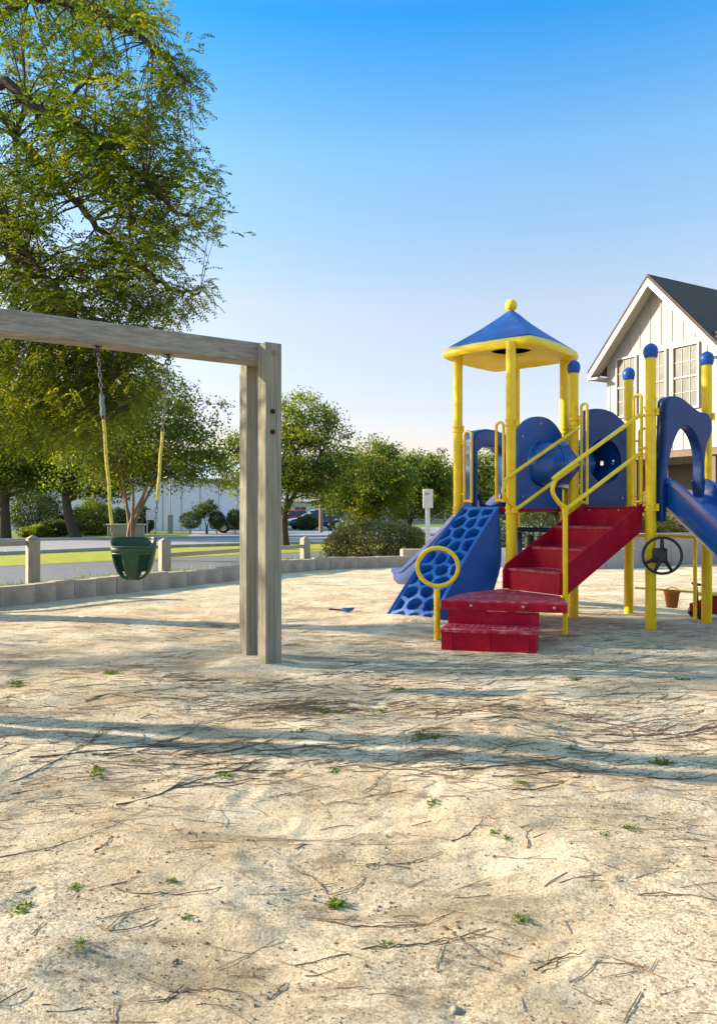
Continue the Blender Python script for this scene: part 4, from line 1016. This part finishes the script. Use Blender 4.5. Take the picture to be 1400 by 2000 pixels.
make_tree('shade_tree', tuple(at(905, 40, -.04)), 3, [(0,0,2.6,2.0,2,1.6),(1.3,0,2.4,1.8,2,1.7),(.6,0,3.6,1.3,1.2,.9)], 460, 46, .26, .13, M['leafB'], M['bark'], 'dense tree seen through the open side of the yellow tower', 'trees behind the sandpit', rt=.10, fork=.8, seed=15)
make_tree('shade_tree', tuple(at(10, 37.5, -.04)), 1, [(.6,0,5.4,2.6,2.5,2.6),(2.8,0,4.6,1.9,2.0,2.0),(-2.2,0,4.8,2.2,2.2,2.4),(.8,0,3.1,3.0,1.8,1.1),(3.2,0,2.7,1.6,1.4,.7)], 1150, 52, .30, .16, M['leafB'], M['bark'], 'leftmost dark shade tree with a stout upright trunk', 'shade trees across the road', rt=.34, fork=2.0, seed=16)
make_tree('shade_tree', tuple(at(150, 37, -.04)), 1, [(-.6,0,5.2,2.3,2.2,2.4),(1.4,0,4.4,2.2,1.9,2.0),(-1.3,0,3.6,1.8,1.6,1.0),(1.8,0,3.0,1.8,1.3,.9),(-.2,0,2.9,1.6,1.3,.6)], 1100, 52, .30, .16, M['leafB'], M['bark'], 'shade tree whose dark trunk leans to the left', 'shade trees across the road', rt=.30, lean=(-1.2,0), fork=1.8, seed=17)
make_tree('shade_tree', tuple(at(70, 58, -.04)), 2, [(0,0,6.0,4,3,3),(4,0,6.0,3.5,3,3),(-4,0,5,4,3,3)], 520, 46, .5, .26, M['leafD'], M['bark'], 'broad dark tree farthest back at the left', 'shade trees across the road', rt=.3, fork=2.0, seed=18)
make_tree('young_palm', tuple(at(404, 45, -.04)), 2, [(0,0,1.35,.75,.7,.45)], 60, 40, .16, .13, M['leafD'], M['bark'], 'small spreading young tree between the clipped round shrubs', rt=.05, fork=.5, seed=19)
make_tree('shade_tree', tuple(at(1085, 46, -.04)), 3, [(0,0,1.8,3.0,2,1.2),(3.2,0,1.7,2.5,2,1.1),(6.0,0,1.7,2.5,2,1.1)], 420, 46, .4, .18, M['leafD'], M['bark'], 'dark tree mass seen behind the red stairs and tunnel', 'trees behind the sandpit', rt=.15, fork=1.0, seed=20)

make_tree('side_tree', (-9.6, 7.6, -.05), 1, [(0,0,3.6,2.0,1.9,1.5),(1.2,-.6,2.7,1.4,1.4,.8),(-1.2,.8,4.4,1.5,1.4,1.0)], 100, 34, .20, .10, M['leafB'], M['bark'], 'small shade tree beyond the left end of the swing, out past the edging', rt=.12, fork=1.2, seed=31)
make_tree('side_tree', (-10.2, 4.9, -.05), 1, [(0,0,2.85,1.0,.5,.4),(.2,-.1,2.4,.9,.5,.4)], 80, 40, .13, .10, M['leafB'], M['bark'], 'low young tree past the edging to the left of the picture', rt=.08, fork=.9, seed=32)
make_bush('hedge', tuple(at(735, 18.9, .40)), 1.28, .9, .62, 26000, .058, M['leafC'], 'wide rounded olive hedge behind the edging in the middle', 'hedge', seed=3, flat=True, lump=.035)
tops = [(372,44,.66,.50),(424,45,.50,.52),(459,45.5,.48,.58)]
for i, (px, Yd, rx, rz) in enumerate(tops):
    make_bush('clipped_shrub', tuple(at(px, Yd, .78+(.1 if i == 2 else 0))), rx, rx, rz, 3000, .09, M['leafD'], ['widest clipped round shrub before the pale hall', 'middle clipped round shrub before the pale hall', 'clipped round shrub nearest the swing frame post, before the pale hall'][i], group='clipped shrubs before the hall', seed=30+i, lump=.02)
for i, (px, Yd, zc, rx, rz, n_, lm, lab) in enumerate([
    (182,43,.75,1.2,1.15,5000,'leafB','loose green shrub on the lawn left of the green swing'),
    (70,43,1.1,1.5,1.3,5000,'leafD','large dark evergreen shrub between the two leftmost trunks'),
    (105,40.5,.35,.9,.5,3000,'leafD','low dark shrub in front of the large evergreen one'),
    (122,44,.55,.45,.5,2000,'leafG','small lime green shrub beside the leaning trunk'),
    (72,39.5,.15,.9,.4,3000,'leafB','lowest spreading shrub at the road edge on the left'),
    (600,54.5,.45,.75,.6,2500,'leafD','small dark shrub in front of the blue sedan'),
    (280,47,.7,.7,.9,2500,'leafD','dark upright shrub behind the low pale wall'),
    (233,47,.7,.7,.8,2500,'leafD','dark shrub at the left end of the low pale wall')]):
    make_bush('shrub', tuple(at(px, Yd, zc)), rx, rx*.9, rz, int(n_*2.2), .11, M[lm], lab, group='shrubs across the road', seed=40+i, lump=.06)
for i, (x, y, zc, rx, rz, lm, lab) in enumerate([
    (7.0,18.9,.98,.62,.38,'leafC','yellowish shrub above the retaining wall, right of the steering wheel'),
    (6.0,18.7,.95,.60,.34,'leafC','shrub above the retaining wall just left of the steering wheel post'),
    (8.2,19.5,.98,.70,.36,'leafC','shrub above the retaining wall behind the blue slide'),
    (9.6,19.8,.98,.8,.42,'leafC','shrub above the right end of the retaining wall'),
    (4.4,19.0,.65,.75,.62,'leafC','pale green shrub seen under the red deck beside the stairs'),
    (3.3,19.5,.55,.7,.55,'leafC','shrub seen under the tower deck')]):
    make_bush('shrub', (x, y, zc), rx, rx*.8, rz, 5500, .055, M[lm], lab, group='shrubs above the right hand walls', seed=60+i, lump=.05)

# far tree line
global_c = []
rng = np.random.default_rng(99)
xs_ = rng.uniform(-120, 150, 900); ys_ = rng.uniform(118, 135, 900); zc = rng.uniform(.2, 1, 900)*(2.7+1.4*np.sin(xs_*.13)+1.0*np.sin(xs_*.37))
o = leafy('far_woods', np.stack([xs_, ys_, np.maximum(.3, zc)], 1), 45, 1.2, .9, M['leafD']); tag(o, 'distant dark line of trees on the horizon', 'woods', kind='stuff')

# ---------------------------------------------------------------- the big overhanging tree at the upper left
rng = np.random.default_rng(2024); rd = random.Random(4)
lt = empty('overhanging_tree', (-7.4, 9.6, -.05)); tag(lt, 'large feathery drooping tree overhanging the swing from the left', 'tree')
tb_ = MB(); base = V(-7.4, 9.6, -.15)
trunk_pts = bez([base, V(-7.35,9.5,1.3), V(-7.2,9.4,2.6), V(-7.0,9.2,4.0), V(-6.8,9.0,5.6), V(-6.4,8.8,7.6)], 6)
tb_.tube(trunk_pts, [.27*(1-.75*k/(len(trunk_pts)-1)) for k in range(len(trunk_pts))], 12); tb_.build('trunk', M['bark'], lt)
limbs = [
    [V(-7.1,9.3,3.4), W(-60,200,8.4), W(60,205,8.2), W(150,245,8.1), W(210,290,8.0), W(270,340,7.9), W(330,400,7.8), W(390,440,7.7)],
    [V(-7.0,9.2,3.9), W(-40,60,8.8), W(140,5,8.7), W(240,55,8.6), W(320,110,8.5), W(370,165,8.4)],
    [V(-7.1,9.3,3.0), W(-70,400,8.3), W(20,470,8.1), W(90,540,8.0), W(150,600,7.9), W(230,640,7.8)],
    [V(-7.1,9.3,3.0), W(-60,250,9.4), W(40,280,9.3), W(100,340,9.2), W(180,430,9.0), W(250,500,8.9), W(330,560,8.8), W(390,575,8.8)],
    [V(-7.0,9.2,3.2), W(-50,480,9.5), W(60,560,9.4), W(160,640,9.2), W(230,720,9.1), W(270,790,9.0)],
    [W(215,290,8.0), W(255,330,8.0), W(258,400,8.0), W(255,460,8.0), W(270,520,8.0)],
    [V(-6.9,9.1,4.8), V(-5.8,8.2,6.3), V(-4.6,7.4,6.9), V(-3.6,6.9,6.9)],
    [V(-6.8,9.0,5.6), V(-5.2,9.6,7.4), V(-3.8,10.0,7.9), V(-2.8,10.2,7.5)],
    [V(-7.2,9.4,2.6), V(-6.4,8.0,3.6), V(-5.6,6.9,4.1), V(-4.9,6.1,4.0)],
    [V(-7.0,9.2,4.0), V(-8.2,8.2,5.6), V(-9.2,7.4,6.2)], [V(-6.9,9.1,5.0), V(-8.0,10.6,6.8), V(-9.0,11.8,7.2)],
    [V(-7.2,9.4,2.8), V(-6.4,10.6,4.2), V(-5.4,11.6,4.9), V(-4.6,12.2,4.7)]]
lim = MB(); LP = []
for q, l in enumerate(limbs):
    P = bez(l, 7); n = len(P); r0 = .062 if q < 5 else .055
    if q == 5: r0 = .024
    P = [p+V(rd.uniform(-.02,.02), rd.uniform(-.02,.02), rd.uniform(-.02,.02)) for p in P]
    lim.tube(P, [r0*(1-.85*k/(n-1))+.006 for k in range(n)], 8)
    LP += [(p, r0*(1-.85*k/(n-1))) for k, p in enumerate(P) if k > n*.25]
lo = lim.build('branches', M['bark'], lt)
SIL = [(-900,-900),(250,-900),(300,-40),(330,20),(350,60),(385,100),(400,150),(392,190),(350,200),(372,240),(402,270),(392,320),(420,345),(452,380),(455,425),(428,470),(390,470),(360,500),(320,505),(318,540),(350,560),(395,545),(412,570),(385,610),(362,600),(345,630),(330,660),(335,720),(325,770),(280,800),(215,850),(120,860),(40,880),(-100,850),(-900,900)]
def inpoly(x, y):
    r_ = False; j = len(SIL)-1
    for i in range(len(SIL)):
        xi, yi = SIL[i]; xj, yj = SIL[j]
        if (yi > y) != (yj > y) and x < (xj-xi)*(y-yi)/(yj-yi)+xi: r_ = not r_
        j = i
    return r_
HOLES = [(245,95,34),(285,140,26),(160,410,42),(300,300,22),(395,250,16),(350,420,14),(60,270,20),(30,630,12),(260,330,16),(400,300,10),(60,130,14),(130,40,14),(20,80,12),(100,210,12),(70,650,12),(310,90,10),(230,500,12),(120,500,14),(20,520,16),(80,700,10),(225,70,26),(250,110,20),(275,140,22),(195,60,14),(165,400,38),(185,440,34),(130,375,22),(150,430,22),(30,260,18),(90,290,14),(300,330,14),(235,430,16),(265,560,10),(45,750,12),(20,300,16),(180,770,8),(215,380,14),(330,240,12),(60,395,14)]
LPa = np.array([p[0][:] for p in LP])
cl_ = []
def hung(px, py, Y):
    c = W(px, py, Y)
    if c.z < 1.95 or not inpoly(px+18, py-6) or any((px-a)**2+(py-b_)**2 < (r_*1.15)**2 for a, b_, r_ in HOLES): return
    if np.linalg.norm(LPa-np.array(c[:]), axis=1).min() < 1.9: cl_.append(c)
for _ in range(400): hung(rd.uniform(-20,460), rd.uniform(0,640), rd.uniform(7.4,10))
for _ in range(400): hung(rd.uniform(-20,345), rd.uniform(640,870), rd.uniform(8.0,10.4))
tries = 0
while len(cl_) < 1380 and tries < 60000:
    tries += 1
    if rd.random() < .74:
        p, r_ = LP[rd.randrange(len(LP))]; c = p+V(rd.gauss(0,.36), rd.gauss(0,.36), rd.gauss(-.12,.34))
    else: c = V(rd.uniform(-10.5,-1.3), rd.uniform(6.2,12), rd.uniform(2.2,8.6))
    px, py = 700+c.x/c.y*F, 1000-(c.z-H)/c.y*F
    if c.z < 1.95 or c.y < 5.6: continue
    if px > -20 and not inpoly(px+18, py-6): continue
    if px <= -20 and rd.random() < .35: continue
    if any((px-a)**2+(py-b_)**2 < (r_*1.15)**2 for a, b_, r_ in HOLES): continue
    if py < 640 and px > 0 and c.z > 1.9 and py > 600 and rd.random() < .2: continue
    cl_.append(c)
# twigs from the limbs, and feathery sprays of leaflets hanging from each twig
tw = MB(); LC, LD, LN, LT = [], [], [], []
for c in cl_:
    dd = np.linalg.norm(LPa-np.array(c[:]), axis=1); j = int(dd.argmin()); p, r0 = LP[j]
    if (c-p).length > 2.6: 
        continue
    mid = p.lerp(c, .5)+V(0,0,.08*(c-p).length)
    tw.tube(bez([p, mid, c], 3), [max(.003, min(.012, r0*.35))*(1-k/7) + .0015 for k in range(7)], 4, caps=False)
    tone = min(1, max(0, rd.gauss(.42, .2))); k = rd.randint(6, 11); outd = (c-p).normalized() if (c-p).length > .05 else V(1,0,0)
    for s in range(k):
        a = rd.uniform(0, 6.28); d0 = (V(math.cos(a), math.sin(a), rd.uniform(-.5,.4))+outd*.7).normalized(); Ls = rd.uniform(.15,.30); q = c+V(rd.gauss(0,.10), rd.gauss(0,.10), rd.gauss(0,.08)); m_ = 8
        pv = q.copy(); vel = d0.copy()
        sd = vel.cross(V(0,0,1)); sd = sd.normalized() if sd.length > .05 else V(1,0,0)
        for i in range(m_):
            pv = pv+vel*(Ls/m_); vel = (vel+V(0,0,-.11)).normalized()
            for sg in (-1, 1):
                LD.append((vel*.6+sd*sg+V(rd.gauss(0,.3), rd.gauss(0,.3), rd.gauss(-.05,.3)))[:]); LC.append((pv+sd*(sg*.017))[:]); LT.append(tone)
tw.build('twigs', M['bark'], lt)
LC = np.array(LC); n = len(LC); LD = np.array(LD); LN = rdir(n)*.6+np.array([0,0,1])
leaves_obj('crown', LC, LD, LN, rng.uniform(.036,.056,n), rng.uniform(.016,.024,n), np.clip(np.array(LT)+rng.normal(0,.12,n), 0, 1), M['leafA'], lt)
print('locust leaflets', n, 'clusters', len(cl_))

# ---------------------------------------------------------------- litter on the sand
def curve_pts(x, y, a, L, n, bend, lift=.004):
    out = []; 
    for i in range(n+1):
        out.append(V(x, y, sz(x, y)+lift)); a += bend/n; x += math.cos(a)*L/n; y += math.sin(a)*L/n
    return out
rd = random.Random(21)
def gpt(x, y):
    q = G(x, y); return q
# larger fallen twigs, each its own thing
tw_spots = [(20,1540,1.1,1.9),(60,1500,.35,2.1),(230,1590,.5,1.7),(330,1560,.2,1.5),(0,1690,.55,1.3),(120,1640,.1,1.2),(350,1480,.05,1.3),(500,1470,.0,1.4),(700,1500,-.05,1.6),(820,1395,-.02,2.0),(1050,1395,-.05,2.2),(1180,1430,-.25,1.6),(1290,1440,.0,1.2),(880,1515,.02,1.4),(960,1530,-.1,1.1),(1000,1560,.15,1.0),(880,1650,.3,.45),(880,1820,-1.1,.42),(1040,1900,.7,.35),(1100,1860,-1.2,.35),(720,1700,.0,.6),(560,1700,-.5,.6),(620,1790,-.35,.8),(330,1930,.4,.5),(230,1760,-.4,.8),(180,1680,.9,.3),(1240,1760,.1,.8),(1150,1735,-.1,.7),(620,1320,.0,1.2),(480,1335,.35,.9),(980,1330,.0,1.3),(1150,1300,-.1,1.4),(300,1370,.3,1.0),(420,1520,.6,.8),(1030,1670,1.2,.3),(800,1660,.1,.5),(1330,1690,.0,.5),(700,1860,-.1,.8),(180,1490,.5,1.2),(1260,1520,.03,1.1)]
def twig_word(x, y):
    rows_ = [(1345,'far sand'),(1440,'shaded sand'),(1530,'sand below the shade'),(1640,'upper foreground'),(1760,'middle foreground'),(1860,'near foreground'),(9999,'bottom foreground')]
    v = [b for a, b in rows_ if y < a][0]
    h = ['far left','left','below the swing','below the grey posts','left of middle','just left of middle','just right of middle','right of middle','below the red steps','below the yellow posts','far right'][max(0, min(10, int(x/1400*11)))]
    return v, h
    v = 'front edge' if y > 1850 else 'foreground' if y > 1640 else 'middle ground' if y > 1420 else 'far part'
    h = 'far left' if x < 250 else 'left' if x < 520 else 'centre' if x < 860 else 'right' if x < 1150 else 'far right'
    return v, h
used = {}
for (x, y, a, L) in tw_spots:
    g_ = G(x, y); v, h = twig_word(x, y); m_ = MB(); L = L*.5
    P = curve_pts(g_[0], g_[1], a+rd.uniform(-.15,.15), L, 14, rd.choice((-1,1))*rd.uniform(.4,1.2))
    P = [p+V(rd.gauss(0,.004), rd.gauss(0,.004), rd.uniform(-.004,.002)) for p in P]
    r0 = rd.uniform(.0015,.0032)*(1 if y > 1620 else 1.7)
    m_.tube(P, [r0*(1-.6*i/14) for i in range(15)], 6)
    nfork = rd.randint(0, 2) if y > 1640 else rd.randint(2, 5)
    for s in range(nfork):
        q = P[rd.randint(3, 12)]; Q = curve_pts(q.x, q.y, a+rd.choice((-1,1))*rd.uniform(.3,.9), L*rd.uniform(.2,.45), 6, rd.uniform(-.5,.5)); m_.tube(Q, [r0*.6*(1-.7*i/6) for i in range(7)], 5)
    if (v, h, L > .5, nfork > 1) in used: continue
    used[(v, h, L > .5, nfork > 1)] = 1
    o = m_.build('fallen_twig', M['twig']); key = (v, h); used[key] = used.get(key, 0)+1
    size = 'long' if L > .5 else 'short'; kind_ = 'forked' if nfork > 1 else 'bent'
    tag(o, f'{size} {kind_} brown twig in the {v}, {h}', 'twig', 'fallen twigs on the sand')
# pine straw, leaf crumbs: nobody could count them
st = MB(); rs = random.Random(8)
patches = [(150,1520,.5,220),(60,1560,.35,70),(250,1600,.45,120),(400,1470,.6,110),(580,1385,.3,160),(500,1330,.45,120),(780,1490,.5,120),(950,1520,.5,120),(880,1380,.8,160),(1100,1400,.9,160),(1250,1420,.7,120),(620,1700,.35,60),(880,1830,.2,30),(1250,1610,.25,70),(700,1850,.4,50),(450,1700,.5,50),(300,1380,.7,120),(1000,1310,1.0,160),(1200,1290,1.1,180),(200,1320,.9,100),(640,1300,.8,100),(1100,1235,1.2,150),(400,1225,1.0,100),(1300,1520,.5,80),(240,1790,.4,40),(1350,1700,.3,60),(860,1250,.9,110)]
for (x, y, r_, k) in patches:
    c = G(x, y)
    for _ in range(int(k*1.5) if y < 1480 else int(k*.9) if y < 1600 else int(k*.3)):
        a = rs.gauss(.05, .5); xx = c[0]+rs.gauss(0, r_*1.1); yy = c[1]+rs.gauss(0, r_*.42); L = rs.uniform(.06,.24); b_ = rs.uniform(-.6,.6)
        if not inside(np.array(xx), np.array(yy)): continue
        P = curve_pts(xx, yy, a, L, 3, b_, .003); st.tube(P, rs.uniform(.0006,.0012)*(1 if y > 1500 else 1.7), 3, caps=False)
for _ in range(120):
    y = rs.uniform(1180, 2000); x = rs.uniform(-60, 1460); c = G(x, y); P = curve_pts(c[0], c[1], rs.gauss(0,.8), rs.uniform(.04,.16), 3, rs.uniform(-.6,.6), .003); st.tube(P, rs.uniform(.0008,.0018), 3, caps=False)
tag(st.build('pine_straw', M['straw'], smooth=0), 'scattered brown pine straw and needles over the sand', 'pine straw', kind='stuff')
# leaf crumbs and small clods
cr = MB(); 
for _ in range(9000):
    y = 1150+850*rs.random()**.8; x = rs.uniform(-80, 1480); c = G(x, y); s = rs.uniform(.0015,.0048)*(1.0 if y > 1500 else 2.0)
    if rs.random() < .45:
        q = patches[rs.randrange(len(patches))]; cc = G(q[0], q[1]); c = (cc[0]+rs.gauss(0, q[2]), cc[1]+rs.gauss(0, q[2]*.45))
    if not inside(np.array(c[0]), np.array(c[1])) or c[1] < .9: continue
    z = sz(c[0], c[1]); a = rs.uniform(0, 3.14); u = V(math.cos(a), math.sin(a), 0)*s; w_ = V(-math.sin(a), math.cos(a), 0)*s*rs.uniform(.4,.9); p = V(c[0], c[1], z+s*.1)
    cr.add([p-u, p+w_, p+u, p-w_, p+V(0,0,s*rs.uniform(.3,.9))], [(0,1,4),(1,2,4),(2,3,4),(3,0,4)])
tag(cr.build('leaf_litter', M['bits'], smooth=0), 'crumbs of dry leaves and bark strewn over the sand', 'leaf litter', kind='stuff')
# green weeds
weeds = [(655,1757,1.2),(770,1843,.9),(155,1880,.9),(50,1805,1.1),(370,1805,.7),(1005,1795,.9),(935,1770,.6),(655,1508,1.0),(262,1497,.9),(205,1530,1.0),(185,1520,.8),(845,1585,.9),(1285,1480,1.2),(1115,1465,1.0),(1125,1335,1.3),(738,1392,1.0),(650,1392,1.1),(680,1398,.9),(775,1345,1.1),(30,1340,1.3),(205,1318,1.1),(195,1370,.9),(590,1430,.9),(700,1425,1.1),(980,1650,.7),(1230,1630,.9),(1335,1335,1.1),(150,1755,.8),(330,1740,.7),(835,1450,1.2),(1150,1570,.8),(440,1530,1.0),(90,1265,1.3),(1020,1545,.8),(1180,1650,.8),(640,1600,.5),(1250,1700,.7)]
wseen = {}
for i, (x, y, s) in enumerate(weeds):
    wk_ = (*twig_word(x, y), s > 1)
    if wk_ in wseen: continue
    wseen[wk_] = 1
    g_ = G(x, y); z = sz(*g_); rw_ = np.random.default_rng(300+i); k = int(70*s*rd.uniform(.6,1.2)); R0 = .036*s*(1+.1*(g_[1]-2))*rd.uniform(.7,1.25); off_ = rw_.normal(0, .5, (3,2))*R0
    d = rdir(k); d[:,2] = np.abs(d[:,2])*.55+.1; d[:,2] *= .5; Cw = np.array([g_[0], g_[1], z])+d*rw_.uniform(.1, 1, k)[:,None]*R0; Cw[:,:2] += off_[rw_.integers(0,3,k)]
    o = leaves_obj('weed', Cw, d+rdir(k)*.4, rdir(k)*.5+np.array([0,0,1]), rw_.uniform(.25,.7,k)*R0, rw_.uniform(.12,.26,k)*R0, rw_.uniform(.1,1,k), M['leafG'], None, (g_[0], g_[1], z))
    v, h = twig_word(x, y); sw_ = 'larger' if s > 1 else 'tiny'
    tag(o, f'{sw_} green weed in the {v}, {h}', 'weed', 'weeds sprouting in the sand')
# pebbles
for i, (x, y, s, lab) in enumerate([(890,1968,.016,'dark small stone at the bottom edge of the sand'),(548,1742,.013,'tiny dark stone in the centre left foreground')]):
    g_ = G(x, y); m_ = MB(); m_.sphere((0,0,0), 1, 14); r_ = random.Random(i); ph = [r_.uniform(0,6) for _ in range(3)]
    m_.v = [(g_[0]+v[0]*s*(1+.15*math.sin(3*v[1]+ph[0])), g_[1]+v[1]*s*.8*(1+.15*math.sin(3*v[2]+ph[1])), sz(*g_)+s*.15+v[2]*s*.5*(1+.2*math.sin(4*v[0]+ph[2]))) for v in m_.v]
    o = m_.build('stone', M['stone']); tag(o, lab, 'stone', 'stones in the sand')
# grass blades on the outer side of the edging
rg = np.random.default_rng(5); k = 15000; t = rg.uniform(-6, -.6, k); yy = np.interp(t, WX, WY)+.22+rg.exponential(.5, k)
Cg = np.stack([t-rg.exponential(.3,k)*.5, yy, np.full(k,.0)+rg.uniform(.0,.09,k)], 1)
keep = (vnoise(Cg[:,0], Cg[:,1], .8, 3) > -.12) | (rg.random(k) < .15); Cg = Cg[keep]; k = len(Cg)
rng = rg
Lg = rg.uniform(.10,.26,k); Dg = rdir(k)*.45+np.array([0,0,1]); Cg[:,2] += Lg*.35
tag(leaves_obj('verge_grass', Cg, Dg, rdir(k), Lg, np.full(k,.012), rg.uniform(.3,1,k), M['leafG']), 'bright tufts of grass growing behind the edging wall', 'grass', kind='stuff')
